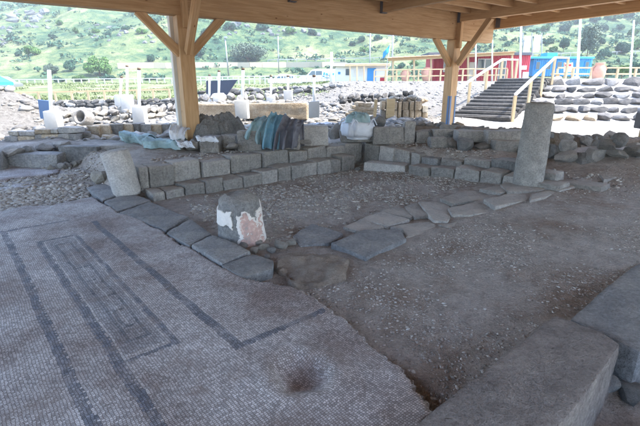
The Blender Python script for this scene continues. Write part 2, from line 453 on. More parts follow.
# ------------------------------------------------------------------ ground and hillside (one sheet cut in two)
def build_terrain():
    az = np.concatenate([np.linspace(-50, 50, 560), np.linspace(50, 310, 90)[1:-1]])
    az = np.radians(az); na = len(az)
    R = 0.5 * (330 / 0.5) ** (np.linspace(0, 1, 440)); nr = len(R)
    X = np.outer(R, np.sin(az)); Y = np.outer(R, np.cos(az)); Z = H(X, Y)
    # soil lies below the mosaic sheets
    a = X * E1[0] + Y * E1[1]; b = X * E2[0] + Y * E2[1]
    Z = Z - 0.05 * (sst(-3.2, -3.0, -a + 0) * 0)
    mos = sst(0, .15, 1.98 - a) * sst(0, .2, 7.35 - b)
    Z = Z - .16 * mos
    co = np.stack([X, Y, Z], -1).reshape(-1, 3)
    idx = np.arange(nr * na).reshape(nr, na)
    q = np.stack([idx[:-1, :], np.roll(idx, -1, 1)[:-1, :], np.roll(idx, -1, 1)[1:, :], idx[1:, :]], -1).reshape(-1, 4)
    cy = co[q][:, :, 1].mean(1)
    far = cy > 46
    dl = b - C1; dr = a - C2
    x, y = X, Y
    outside = sst(1.2, 2.4, np.maximum(dl, dr) + .5 * fbm(X * .8, Y * .8, 3))
    outside = outside * (.12 + .88 * sst(4.5, 7.0, X))
    grass = np.where(y > 23.6, sst(-1.0, 1.5, 0.5 - x + .6 * (y - 36) * (y > 36)), 0) * sst(24, 26.5, y + 2 * fbm(X * .5, Y * .5, 3))
    grass = np.where(y > 52, 1.0, grass)
    bank = sst(1.4, 2.4, np.maximum(dl, dr) + .5 * fbm(X * .8, Y * .8 + 3, 3)) * np.where(Y > 15.5, 1 - sst(-1.6, -.6, X - stair_x(Y)), 1 - sst(4.0, 5.6, X)) * sst(9, 10.5, Y)  # sunlit ground outside the roof, where the soil colour is darkened
    def mk(name, sel):
        used = np.unique(q[sel]); mp = -np.ones(len(co), int); mp[used] = np.arange(len(used))
        me = bpy.data.meshes.new(name); fq = mp[q[sel]]
        me.vertices.add(len(used)); me.vertices.foreach_set('co', co[used].ravel())
        me.loops.add(fq.size); me.loops.foreach_set('vertex_index', fq.ravel().astype(np.int32))
        me.polygons.add(len(fq)); me.polygons.foreach_set('loop_start', (np.arange(len(fq)) * 4).astype(np.int32))
        me.polygons.foreach_set('use_smooth', np.ones(len(fq), bool))
        me.update(calc_edges=True)
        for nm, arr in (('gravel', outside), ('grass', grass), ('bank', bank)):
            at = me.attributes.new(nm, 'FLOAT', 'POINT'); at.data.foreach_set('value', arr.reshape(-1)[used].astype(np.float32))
        return me
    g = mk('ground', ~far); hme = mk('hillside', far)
    return g, hme
def ground_mat():
    m, n, b = mat('soil_and_gravel', .95, .15)
    g = node(n, 'ShaderNodeAttribute', attribute_name='gravel'); gr = node(n, 'ShaderNodeAttribute', attribute_name='grass')
    t1 = tex(n, 1.1, 7, .62); t2 = tex(n, 9, 6, .68); t3 = tex(n, 55, 4, .7); v = tex(n, 42, kind='vor'); ck = tex(n, 7, kind='crack', dist=0)
    soil = ramp(n, t1.outputs[0], [(.34, (.33, .25, .195)), (.5, (.46, .405, .36)), (.68, (.56, .515, .475))])
    c = mixc(n, 1.0, soil.outputs[0], mth(n, 'ADD', mth(n, 'MULTIPLY_ADD', t2.outputs[0], 1.3, -.1), mth(n, 'MULTIPLY_ADD', t3.outputs[0], 1.2, -.15)), 'MULTIPLY')
    chips = ramp(n, v.outputs['Distance'], [(.10, (1, 1, 1)), (.22, (0, 0, 0))])
    cs = mth(n, 'MULTIPLY', chips.outputs[0], mth(n, 'GREATER_THAN', t2.outputs[0], .52))
    c = mixc(n, mth(n, 'MULTIPLY', cs, .5), c, (.46, .43, .40))
    grv = ramp(n, t2.outputs[0], [(.3, (.42, .39, .36)), (.55, (.55, .52, .49)), (.75, (.62, .60, .57))])
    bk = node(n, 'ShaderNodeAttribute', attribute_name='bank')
    bkc = ramp(n, t2.outputs[0], [(.3, (.13, .12, .108)), (.5, (.21, .195, .175)), (.72, (.30, .285, .26))])  # darker copy of the soil colour, offsets the strong direct sun
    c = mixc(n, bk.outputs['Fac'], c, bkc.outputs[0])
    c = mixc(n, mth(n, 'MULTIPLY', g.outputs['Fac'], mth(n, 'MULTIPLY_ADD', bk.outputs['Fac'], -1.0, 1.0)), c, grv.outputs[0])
    gs = ramp(n, tex(n, .5, 6, .7).outputs[0], [(.34, (.09, .125, .05)), (.5, (.16, .18, .085)), (.62, (.26, .245, .18))])
    gm = mth(n, 'MULTIPLY', gr.outputs['Fac'], mth(n, 'GREATER_THAN', mth(n, 'ADD', t1.outputs[0], mth(n, 'MULTIPLY', gr.outputs['Fac'], .2)), .55))
    c = mixc(n, gm, c, gs.outputs[0])
    n.links.new(c, b.inputs['Base Color'])
    k = bump(n, b, t2.outputs[0], .9, .09); k2 = bump(n, b, t3.outputs[0], 1.0, .025, k)
    ckr = ramp(n, ck.outputs['Distance'], [(.0, (0, 0, 0)), (.05, (1, 1, 1))]); bump(n, b, ckr.outputs[0], .3, .015, k2)
    return m
def hill_mat():
    m, n, b = mat('hill_grass', .95, .1)
    t1 = tex(n, .05, 6, .62); t2 = tex(n, .35, 6, .7); t3 = tex(n, 2.5, 5, .7)
    s = mth(n, 'ADD', mth(n, 'MULTIPLY', t1.outputs[0], .5), mth(n, 'MULTIPLY', t2.outputs[0], .5))
    r = ramp(n, s, [(.36, (.022, .058, .042)), (.45, (.058, .105, .055)), (.52, (.125, .16, .075)), (.62, (.23, .23, .135))])
    c = mixc(n, 1.0, r.outputs[0], mth(n, 'MULTIPLY_ADD', t3.outputs[0], .9, .55), 'MULTIPLY')
    n.links.new(c, b.inputs['Base Color']); k = bump(n, b, t2.outputs[0], .7, 1.2); bump(n, b, t3.outputs[0], .8, .3, k)
    return m
gme, hme = build_terrain()
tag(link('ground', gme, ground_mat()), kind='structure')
tag(link('hillside', hme, hill_mat()), kind='structure')

# ------------------------------------------------------------------ mosaic floor
def mosaic_mat():
    m, n, b = mat('mosaic_tesserae', .8, .3)
    tc = node(n, 'ShaderNodeTexCoord'); sx = node(n, 'ShaderNodeSeparateXYZ')
    wob = tex(n, 2.2, 4, .5); ws = node(n, 'ShaderNodeVectorMath'); ws.operation = 'SUBTRACT'
    n.links.new(wob.outputs['Color'], ws.inputs[0]); ws.inputs[1].default_value = (.5, .5, .5)
    w2 = node(n, 'ShaderNodeVectorMath'); w2.operation = 'SCALE'; w2.inputs[3].default_value = .05
    n.links.new(ws.outputs[0], w2.inputs[0])
    wa = node(n, 'ShaderNodeVectorMath'); wa.operation = 'ADD'
    n.links.new(tc.outputs['Object'], wa.inputs[0]); n.links.new(w2.outputs[0], wa.inputs[1])
    mpn = node(n, 'ShaderNodeMapping'); mpn.inputs['Scale'].default_value = (58, 70, 30); n.links.new(wa.outputs[0], mpn.inputs['Vector'])
    vc = tex(n, 1.0, kind='vor', vec=mpn.outputs[0]); vc.inputs['Randomness'].default_value = .42; vc.voronoi_dimensions = '2D'
    ved = tex(n, 1.0, kind='crack', vec=mpn.outputs[0]); ved.inputs['Randomness'].default_value = .42; ved.voronoi_dimensions = '2D'
    csep = node(n, 'ShaderNodeSeparateColor'); n.links.new(vc.outputs['Color'], csep.inputs[0])
    ps = node(n, 'ShaderNodeVectorMath'); ps.operation = 'MULTIPLY'; ps.inputs[1].default_value = (1 / 58, 1 / 70, 0); n.links.new(vc.outputs['Position'], ps.inputs[0])
    n.links.new(ps.outputs[0], sx.inputs[0]); A, B = sx.outputs[0], sx.outputs[1]
    def rect(a0, a1, b0, b1):
        f = mth(n, 'COMPARE', A, (a0 + a1) / 2, abs(a1 - a0) / 2)
        g = mth(n, 'COMPARE', B, (b0 + b1) / 2, abs(b1 - b0) / 2)
        return mth(n, 'MULTIPLY', f, g)
    def total(rs):
        s = None
        for r in rs: s = rect(*r) if s is None else mth(n, 'MAXIMUM', s, rect(*r))
        return s
    dark = total([(.255, .315, 1.7, 6.25), (1.19, 1.255, 2.25, 5.95), (1.19, 2.0, 2.23, 2.285),
                  (.52, .575, 1.8, 5.5), (.90, .945, 2.55, 5.6), (.52, .945, 2.56, 2.6), (.52, .945, 5.5, 5.55),
                  (.255, 1.0, 6.2, 6.26)])
    thin = total([(.66, .68, 2.8, 5.3), (.80, .82, 2.8, 5.3), (.66, .82, 2.8, 2.825), (.66, .82, 3.6, 3.63), (.66, .82, 4.4, 4.43),
                  (.66, .82, 5.27, 5.3), (.70, .78, 3.0, 3.03), (.70, .78, 3.3, 3.33), (.70, .72, 3.0, 3.33), (.70, .78, 4.0, 4.03), (.70, .78, 4.8, 4.84)])
    panel = total([(.60, .88, 2.65, 5.45)])
    pale = total([(.585, .605, 2.2, 5.45), (.87, .887, 2.65, 5.45), (.60, .88, 2.62, 2.645), (.735, .75, 3.05, 5.2)])
    # tesserae: irregular cells
    br = node(n, 'ShaderNodeMix'); br.data_type = 'RGBA'
    tone = mth(n, 'MULTIPLY_ADD', csep.outputs[0], .7, .62)
    br.inputs[7].default_value = (.30, .25, .23, 1)
    cmb = node(n, 'ShaderNodeCombineXYZ'); [n.links.new(tone, cmb.inputs[i]) for i in range(3)]
    n.links.new(cmb.outputs[0], br.inputs[6])
    jr = ramp(n, ved.outputs['Distance'], [(.03, (1, 1, 1)), (.16, (0, 0, 0))]); n.links.new(jr.outputs[0], br.inputs[0])
    big = tex(n, 1.3, 6, .6); mid = tex(n, 6, 5, .65)
    base = ramp(n, big.outputs[0], [(.34, (.27, .22, .20)), (.5, (.44, .41, .395)), (.66, (.57, .55, .54))])
    wear = mth(n, 'MULTIPLY_ADD', mid.outputs[0], 2.6, -.55)
    c = mixc(n, mth(n, 'MULTIPLY', panel, .4), base.outputs[0], (.20, .215, .24))
    c = mixc(n, mth(n, 'MINIMUM', mth(n, 'MULTIPLY', dark, mth(n, 'MULTIPLY', wear, .85)), .75), c, (.10, .12, .16))
    c = mixc(n, mth(n, 'MINIMUM', mth(n, 'MULTIPLY', thin, mth(n, 'MULTIPLY', wear, .7)), .8), c, (.10, .115, .14))
    c = mixc(n, mth(n, 'MINIMUM', mth(n, 'MULTIPLY', pale, mth(n, 'MULTIPLY', wear, .7)), .8), c, (.52, .50, .48))
    c = mixc(n, 1.0, c, br.outputs[2], 'MULTIPLY')
    st2 = tex(n, 3.1, 7, .7); dirt = ramp(n, st2.outputs[0], [(.52, (0, 0, 0)), (.68, (1, 1, 1))])
    c = mixc(n, mth(n, 'MULTIPLY', dirt.outputs[0], .6), c, (.20, .155, .13))
    n.links.new(c, b.inputs['Base Color'])
    k = bump(n, b, mid.outputs[0], .4, .03)
    bump(n, b, jr.outputs[0], -1.0, .008, k)
    return m
M['mosaic'] = mosaic_mat()
M['mosaic2'] = plain_mat('pale_mosaic', (.55, .54, .54), .85, .3, 3, .2, .8, 55)
def in_poly(poly, x, y):
    ins = np.zeros(x.shape, bool); n = len(poly)
    for i in range(n):
        x0, y0 = poly[i]; x1, y1 = poly[(i + 1) % n]
        c = ((y0 > y) != (y1 > y)) & (x < (x1 - x0) * (y - y0) / (y1 - y0 + 1e-12) + x0)
        ins ^= c
    return ins
def ab(px, py, z=0.0):
    p = Pz(px, py, z); return (p.x * E1[0] + p.y * E1[1], p.x * E2[0] + p.y * E2[1])
def sheet(name, poly, step, zfun, jag, seed, m='mosaic'):
    """worn mosaic sheet: grid cut to an eroded outline, with a skirt down to the soil"""
    a0 = min(p[0] for p in poly); a1 = max(p[0] for p in poly); b0 = min(p[1] for p in poly); b1 = max(p[1] for p in poly)
    ga = np.arange(a0 - .1, a1 + .1, step); gb = np.arange(b0 - .1, b1 + .1, step)
    A, B = np.meshgrid(ga, gb, indexing='ij')
    jx = jag * fbm(A * 4 + seed, B * 4, 4); jy = jag * fbm(A * 4, B * 4 + 9 + seed, 4)
    Ac = (A[:-1, :-1] + step / 2); Bc = (B[:-1, :-1] + step / 2)
    ok = in_poly(poly, Ac + jx[:-1, :-1], Bc + jy[:-1, :-1])
    Z = zfun(A, B)
    nb = len(gb); idx = np.arange(A.size).reshape(A.shape)
    bm_v = np.stack([A, B, Z], -1).reshape(-1, 3)
    ii, jj = np.nonzero(ok)
    faces = np.stack([idx[ii, jj], idx[ii + 1, jj], idx[ii + 1, jj + 1], idx[ii, jj + 1]], -1)
    # skirt
    cnt = {}
    okp = np.pad(ok, 1)
    ex = []
    for di, dj, e in ((-1, 0, ((0, 1), (0, 0))), (1, 0, ((1, 0), (1, 1))), (0, -1, ((0, 0), (1, 0))), (0, 1, ((1, 1), (0, 1)))):
        bd = ok & ~okp[1 + di:okp.shape[0] - 1 + di, 1 + dj:okp.shape[1] - 1 + dj]
        bi, bj = np.nonzero(bd)
        ex.append(np.stack([idx[bi + e[0][0], bj + e[0][1]], idx[bi + e[1][0], bj + e[1][1]]], -1))
    ex = np.concatenate(ex)
    used = np.unique(faces); mp = -np.ones(A.size, int); mp[used] = np.arange(len(used))
    V = bm_v[used]; bnd = np.unique(ex); mb = -np.ones(A.size, int); mb[bnd] = len(used) + np.arange(len(bnd))
    VB = bm_v[bnd].copy(); VB[:, 2] -= .16
    V = np.concatenate([V, VB])
    F = mp[faces].tolist() + [[mp[p], mb[p], mb[q_], mp[q_]] for p, q_ in ex]
    # rim pieces worn down and ragged
    rim = mp[bnd]; V[rim, 2] -= .012 + .012 * _rg.random(len(rim)); V[rim, :2] += (_rg.random((len(rim), 2)) - .5) * step * .9
    V[len(used):, :2] = V[rim, :2]
    me = pyd(name, V.tolist(), F)
    o = link(name, me, M[m], None, True); o.rotation_euler = (0, 0, A0)
    return o
hc = ab(302, 374)
def mz(a, b):
    d = np.sqrt(((a - hc[0]) / .15) ** 2 + ((b - hc[1]) / .17) ** 2) + .35 * fbm(a * 6, b * 6, 3)
    d = np.maximum(d, 0)
    z = -.085 * np.exp(-d ** 2.6) + .018 * np.exp(-((d - 1.5) / .5) ** 2)
    z = z + .014 * fbm(a * 1.2, b * 1.2, 3) + .007 * fbm(a * 6, b * 6, 3)
    z = z - .03 * sst(1.25, 1.9, a) * sst(0, 1, 2.6 - b)
    return z + .012
edge = [(92, 197), (103, 203), (118, 213), (138, 219), (166, 235), (190, 248), (222, 267), (244, 279), (264, 283), (292, 288), (318, 299), (345, 317),
        (357, 330), (371, 345), (386, 354), (402, 366), (423, 390), (432, 408), (428, 440)]
poly = [ab(*e) for e in edge] + [(1.35, .3), (-2.6, .3), (-2.6, 6.2), ab(-40, 222), ab(0, 212), ab(25, 207), ab(48, 206), ab(75, 201)]
mo = sheet('mosaic_floor', poly, .022, mz, .05, 1.0); tag(mo, kind='structure')
p2 = [ab(-60, 178, .03), ab(0, 170, .03), ab(42, 166, .03), ab(62, 172, .03), ab(48, 179, .03), ab(0, 183, .03), ab(-60, 190, .03)]
tag(sheet('mosaic_fragment', p2, .04, lambda a, b: H(a * E1[0] + b * E2[0], a * E1[1] + b * E2[1], False) + .012 + .03 * fbm(a * 2, b * 2, 3), .16, 4.0), kind='structure')
p3 = [ab(-60, 200, .02), ab(0, 189, .02), ab(50, 182, .02), ab(90, 186, .02), ab(66, 191, .02), ab(30, 194, .02), ab(-60, 207, .02)]
tag(sheet('mosaic_fragment', p3, .04, lambda a, b: H(a * E1[0] + b * E2[0], a * E1[1] + b * E2[1], False) + .010 + .03 * fbm(a * 2 + 3, b * 2, 3), .16, 8.0), kind='structure')

# ------------------------------------------------------------------ timber shelter
D1 = Vector((.832, .555, 0)).normalized(); D2 = Vector((-D1.y, D1.x, 0))
BB = 3.10                                            # underside of the main beam
PA = PY(182, 17, 9.52); PA.z = 0; PB = PA + D1 * ((PY(455, 41, 14.17) - PA).xy.dot(D1.xy))
def build_shelter():
    base = Vector((PB.x, PB.y, h1(PB.x, PB.y)))
    sh = thing('timber_shelter', 'open pine shelter of deep glued beams, braced posts and boarded roof over the ruins', 'shelter', base)
    W = M['wood']; L = base; rl = math.atan2(D1.y, D1.x)
    def B(name, p, q, wd, ht, m=W, bev=.006, par=sh): return bar(name, p, q, wd, ht, m, par, L, bev, rl)
    bh = .86; zt = BB + bh
    Z = lambda v, z: Vector((v.x, v.y, z))
    sp = (PB - PA).length
    # main beam, with its end past the corner post
    B('main_beam', Z(PA - D1 * 6.8, BB + bh / 2), Z(PB + D1 * 1.75, BB + bh / 2), .24, bh)
    back = -D2 * 13.0
    B('main_beam', Z(PA - D1 * 6.8 + back, BB + bh / 2), Z(PB + D1 * 1.75 + back, BB + bh / 2), .24, bh)
    posts = [PA - D1 * 6.2, PA, PB]
    for k, p in enumerate(posts + [p + back for p in posts]):
        far = k >= 3
        g = h1(p.x, p.y)
        po = B('post', Z(p, g - .2), Z(p, BB - .002 if True else 0), .30, .30)
        # the upper part that clasps the beam
        sgn = -1 if not far else 1
        B('post_head', Z(p + D2 * sgn * .175, BB - .25), Z(p + D2 * sgn * .175, zt - .12), .11, .18)
        for s in (-1, 1):
            B('brace', Z(p + D1 * s * .10, BB - .74), Z(p + D1 * s * .86, BB + .03), .13, .17)
        B('brace', Z(p + D2 * sgn * .22, BB - .72), Z(p + D2 * sgn * 1.25, BB + .50), .13, .16)
        if k == 2:
            for s in (-1, 1):
                c = p - D2 * .156 + D1 * s * .115
                put(L, 'base_plate', box_me((.065, .012, 1.15), .003), M['bluesteel'], sh, (c.x, c.y, g + .42), (0, 0, rl))
            c = p - D1 * .156 - D2 * .10
            put(L, 'base_plate', box_me((.012, .08, 1.15), .003), M['bluesteel'], sh, (c.x, c.y, g + .42), (0, 0, rl))
        if not far:   # outer stub that carries the eave
            B('eave_stub', Z(p + D2 * .40, BB + .35), Z(p + D2 * 1.35, BB + .45), .18, .55)
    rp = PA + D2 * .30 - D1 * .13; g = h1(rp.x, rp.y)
    B('lit_edge_bar', Z(rp, g - .1), Z(rp, BB + .30), .15, .15, M['cream'], .01)  # added pale bar, stands in for the bright lit strip beside the post
    # secondary beams, hung from the main beam on steel shoes
    z2 = BB + .50 + .19
    ts = [-sp * 2, -sp * 1.25, -sp * .62, -2.55, 0.0]
    ts = [-14.6, -11.6, -8.6, -5.9, -3.1, 0.0]
    for t in ts:
        p = PB + D1 * t
        o = B('cross_beam', Z(p - D2 * .125, z2), Z(p + back + D2 * .125, z2 - .2), .16, .38)
        put(L, 'beam_shoe', box_me((.185, .10, .40), .004), M['darksteel'], sh, (p.x - D2.x * .171, p.y - D2.y * .171, z2 - .012), (0, 0, rl))
    # outer beam on the right-hand eave
    p = PB + D1 * 1.83
    B('edge_beam', Z(p + D2 * 1.3, BB + .62), Z(p + back - D2 * .5, BB + .62), .14, .40)
    put(L, 'beam_shoe', box_me((.02, .16, .34), .004), M['darksteel'], sh, (p.x - D1.x * .083 - D2.x * .25, p.y - D1.y * .083 - D2.y * .25, BB + .62), (0, 0, rl))
    B('edge_beam', Z(PA - D1 * 6.8 + D2 * 1.42, BB + .78), Z(PB + D1 * 1.75 + D2 * 1.42, BB + .78), .12, .30)
    # joists between the secondary beams
    for i, t in enumerate(ts[:-1]):
        n = 18 if i >= 3 else 10
        for k in range(n):
            d = .55 + k * (12.4 / n)
            p = PB + D1 * (t + .085) - D2 * d; q = PB + D1 * (ts[i + 1] - .085) - D2 * d
            zz = z2 + .08 - .2 * d / 13.0
            B('joist', Z(p, zz), Z(q, zz), .07, .16, M['deck'], .004)
    for k in range(14):                               # joists out to the right-hand eave
        d = .55 + k * .83; zz = z2 + .08 - .2 * d / 13.0
        B('joist', Z(PB + D1 * .085 - D2 * d, zz), Z(PB + D1 * 1.755 - D2 * d, zz), .07, .16, M['deck'], .004)
    # roof boards
    zr = z2 + .19 + .02
    n = 66; x0 = -15.3; x1 = 2.0; wdt = (x1 - x0) / n
    me = box_me((wdt - .006, 15.0, .035)); me.materials.append(M['deck'])
    for k in range(n):
        c = PB + D1 * (x0 + (k + .5) * wdt) - D2 * 5.9
        o = link('roof_board', me, None, sh); o.location = Vector((c.x, c.y, zr - .09 + .1)) - L
        o.rotation_euler = Euler((math.atan(.2 / 13.0), 0, rl), 'XYZ')
    ov = box_me((x1 - x0 + .1, 15.1, .05)); c = PB + D1 * ((x0 + x1) / 2) - D2 * 5.9
    put(L, 'roof_sheet', ov, M['steel'], sh, (c.x, c.y, zr + .06), Euler((math.atan(.2 / 13.0), 0, rl), 'XYZ'))
    return sh
build_shelter()
# lone post at the right-hand side with its steel box
pr = Pz(646, 141, .5)
t = thing('timber_post', 'yellow pine post with a dark box fixed to it on the white gravel', 'post', (pr.x, pr.y, .45))
bar('shaft', (pr.x, pr.y, .2), (pr.x, pr.y, BB + .41), .26, .26, M['rail'], t, t.location, .006, math.atan2(D1.y, D1.x))
put(t.location, 'box', box_me((.22, .22, .36), .02), M['darksteel'], t, (pr.x - .27, pr.y - .12, .98))

# ------------------------------------------------------------------ stone benches
def unit(v): return Vector(v).normalized()
def block_on_line(name, p, q, zb, zt, depth, m, parent, ploc, seed, amp=.014, inward=None, bev=.03):
    """hewn block whose front foot runs p->q, depth goes to the far side"""
    p = Vector((p[0], p[1])); q = Vector((q[0], q[1])); d = q - p; L = d.length; d.normalize()
    nrm = Vector((-d.y, d.x))
    if inward is not None and nrm.dot(inward) < 0: nrm = -nrm
    me = hewn_me(L - .012, depth, zt - zb, seed, amp, bev); me.materials.append(M[m])
    o = link(name, me, None, parent); c = (p + q) / 2 + nrm * depth / 2
    jr_ = random.Random(seed * 7); c = c + nrm * jr_.uniform(-.03, .03)
    o.location = Vector((c.x, c.y, zb)) - Vector(ploc); o.rotation_euler = (jr_.uniform(-.025, .025), jr_.uniform(-.03, .03), math.atan2(d.y, d.x) + jr_.uniform(-.035, .035)); return o
far_l = Vector(E2); far_r = Vector(E1)
def lerp_on(p, q, t): return Vector(p).lerp(Vector(q), t)
# upper tier along the far-left side: joints read from the photograph
bl = thing('stone_bench', 'two-tiered grey stone bench running from the stub column to the far corner', 'bench', Pz(230, 175, 0))
U0 = Pz(137, 167, .42).xy; U1 = Pz(363, 142, .42).xy
joints = [137, 147, 173, 201, 230, 262, 289, 308, 327, 346, 363]
def on_line(px, a, b):
    """point of the ground line a-b under image column px (used once to read joint positions)"""
    lo, hi = 0.0, 1.0
    for _ in range(40):
        mi = (lo + hi) / 2; p = a.lerp(b, mi)
        t = p.y; x = 320 + FPX * p.x / (p.y * CS + 1.3 * SN)
        if x < px: lo = mi
        else: hi = mi
    return a.lerp(b, (lo + hi) / 2)
pts = [on_line(j, U0, U1) for j in joints]
for i in range(len(pts) - 1):
    block_on_line('upper_block', pts[i], pts[i + 1], -.1, .42 + rnd.uniform(-.03, .025), .42, 'bench', bl, bl.location, 100 + i, inward=far_l)
L0 = Pz(150, 203, -.1).xy; L1 = Pz(356, 168, -.1).xy
jl = [150, 163, 183, 204, 223, 242, 261, 277, 291, 304, 318, 331, 342, 356]
pl = [on_line(j, L0, L1) for j in jl]
for i in range(len(pl) - 1):
    zt = .07 + .12 * i / 12 + rnd.uniform(-.02, .02)
    block_on_line('lower_block', pl[i], pl[i + 1], -.25, zt, .40, 'bench', bl, bl.location, 140 + i, inward=far_l)
br_ = thing('stone_bench', 'sagging two-tiered stone bench running from the far corner to the tall column', 'bench', Pz(450, 172, 0))
R0 = Vector((1.02, 10.40)); RD = Vector((.653, -.757))
for i, (t0, t1, z, mm) in enumerate([(.10, .55, .40, 'bench'), (.57, 1.0, .38, 'collight'), (1.0, 1.45, .36, 'bench'), (1.5, 1.75, .33, 'collight'), (1.77, 2.2, .28, 'basalt'),
                                     (2.22, 2.72, .30, 'bench'), (2.74, 3.32, .36, 'bench'), (3.36, 4.02, .43, 'basalt'), (4.02, 4.5, .30, 'bench'), (4.5, 5.2, .19, 'bench')]):
    block_on_line('upper_block', R0 + RD * t0, R0 + RD * t1, -.1, z, .42, mm, br_, br_.location, 200 + i, inward=far_r)
Q0 = Vector((.80, 10.02))
block_on_line('lower_block', Vector((.98, 9.55)), Vector((1.80, 8.95)), -.2, .09, .34, 'collight', br_, br_.location, 230, inward=far_r)
for i, (t0, t1, z) in enumerate([(1.62, 2.12, .14), (2.14, 2.66, .18), (2.68, 3.2, .24), (3.22, 3.62, .27), (3.64, 4.05, .25), (4.1, 4.6, .2)]):
    block_on_line('lower_block', Q0 + RD * t0, Q0 + RD * t1, -.2, z, .38, 'bench', br_, br_.location, 240 + i, inward=far_r)

# ------------------------------------------------------------------ paving stones
pv = thing('stone_kerb', 'row of dark basalt kerb stones between the mosaic and the pebbly court', 'kerb', PG(170, 225, 0))
for i, pg in enumerate([[(86, 187), (108, 181), (131, 190), (102, 200)], [(104, 201), (131, 192), (151, 200), (116, 211)], [(118, 212), (150, 201), (189, 216), (166, 230), (140, 220)],
                        [(166, 232), (190, 218), (212, 233), (189, 245)], [(191, 244), (213, 234), (251, 250), (222, 263)], [(221, 265), (253, 253), (274, 259), (273, 268), (243, 277)]]):
    zt = .03 + rnd.uniform(-.008, .014)
    me, c = slab_me([Pz(x, y, zt).xy for x, y in pg], -.22, zt, 300 + i, .014, .035)
    me.materials.append(M['paver']); put(pv.location, 'kerb_stone', me, None, pv, (c.x, c.y, 0))
st = thing('stylobate', 'band of flat grey paving slabs crossing the floor to the tall column', 'paving', PG(400, 220, 0))
slabs = [[(293, 236), (312, 223), (343, 233), (331, 242), (300, 246)], [(331, 243), (364, 229), (401, 229), (407, 238), (379, 250), (366, 257), (352, 251)],
         [(342, 226), (364, 218), (385, 226), (363, 232)], [(361, 218), (383, 211), (410, 219), (386, 226)], [(380, 211), (396, 206), (421, 211), (410, 218)],
         [(389, 226), (430, 221), (437, 226), (429, 232), (406, 237), (403, 229)], [(404, 206), (417, 202), (434, 215), (414, 217)], [(418, 201), (447, 200), (452, 212), (448, 221), (434, 220)],
         [(447, 207), (484, 200), (493, 206), (488, 212), (470, 215), (452, 214)], [(440, 198), (450, 194), (478, 189), (498, 194), (484, 199), (452, 203)],
         [(484, 199), (521, 190), (531, 194), (528, 200), (495, 206)], [(479, 188), (508, 183), (528, 187), (500, 193)], [(531, 194), (552, 188), (560, 190), (545, 197), (530, 200)], [(545, 186), (576, 178), (581, 185), (560, 190), (552, 188)],
         [(575, 178), (599, 175), (604, 180), (582, 185)], [(436, 223), (450, 222), (462, 218), (452, 228)], [(600, 175), (616, 174), (618, 177), (604, 179)]]
for i, pg in enumerate(slabs):
    c0 = PG(sum(p[0] for p in pg) / len(pg), sum(p[1] for p in pg) / len(pg), .02)
    zt = c0.z + rnd.uniform(-.010, .012)
    if i == 1: zt += .03
    me, c = slab_me([Pz(x, y, zt).xy for x, y in pg], zt - .22, zt, 330 + i, .016, .022)
    me.materials.append(M['paver'] if i < 2 else M['bench']); put(st.location, 'paving_slab', me, None, st, (c.x, c.y, 0))
# rough earth-coloured boulder at the joint of kerb and slabs
zt = .02
me, c = slab_me([Pz(x, y, zt).xy for x, y in [(274, 262), (284, 249), (318, 245), (349, 254), (340, 270), (318, 279), (293, 279)]], -.2, -.02, 377, .075, .07, .05)
me.materials.append(M['earth']); o = link('rough_boulder', me); o.location = (c.x, c.y, 0)
tag(o, 'rough brown boulder sunk in the soil where kerb and paving slabs meet', 'boulder')

# ------------------------------------------------------------------ columns
def tall_column():
    p = Pz(527, 184, .12); L = Vector((p.x, p.y, .06))
    t = thing('column', 'tall worn grey column drum standing on the paving at the bench end', 'column', L)
    ht = 1.40
    prof = [(.245, 0), (.245, .03), (.238, .08)] + [(.236 - .024 * k / 26, .08 + (ht - .14) * k / 26) for k in range(1, 27)] + [(.206, ht - .03), (.185, ht - .008), (.12, ht)]
    me = lathe_me(prof, 56, .012, 3.3); me.materials.append(M['colm'])
    for v in me.vertices:                       # socket hole
        d = (Vector((v.co.x, v.co.y, v.co.z)) - Vector((-.03, -.24, .52))).length
        if d < .045: v.co.y += (.045 - d) * 1.3
    o = link('shaft', me, None, t, True); o.rotation_euler = (0, math.radians(1.5), 0)
    me, c = slab_me([Pz(x, y, .13).xy for x, y in [(500, 184), (515, 176), (553, 176), (560, 184), (540, 190), (508, 191)]], -.1, .125, 401, .012, .03)
    me.materials.append(M['bench']); put(L, 'base_slab', me, None, t, (c.x, c.y, 0))
    return t
tall_column()
def left_stub():
    p = Pz(128, 193, .02); L = Vector((p.x, p.y, -.02))
    t = thing('column_stub', 'pale leaning column stub at the head of the basalt kerb', 'column', L)
    ht = .76
    prof = [(.20, 0), (.215, .05)] + [(.218 + .002 * math.sin(k), .05 + (ht - .08) * k / 16) for k in range(1, 17)] + [(.205, ht - .01), (.17, ht)]
    me = lathe_me(prof, 48, .016, 8.1); me.materials.append(M['collight'])
    o = link('shaft', me, None, t, True); o.rotation_euler = (math.radians(2), math.radians(-9), 0)
    return t
left_stub()
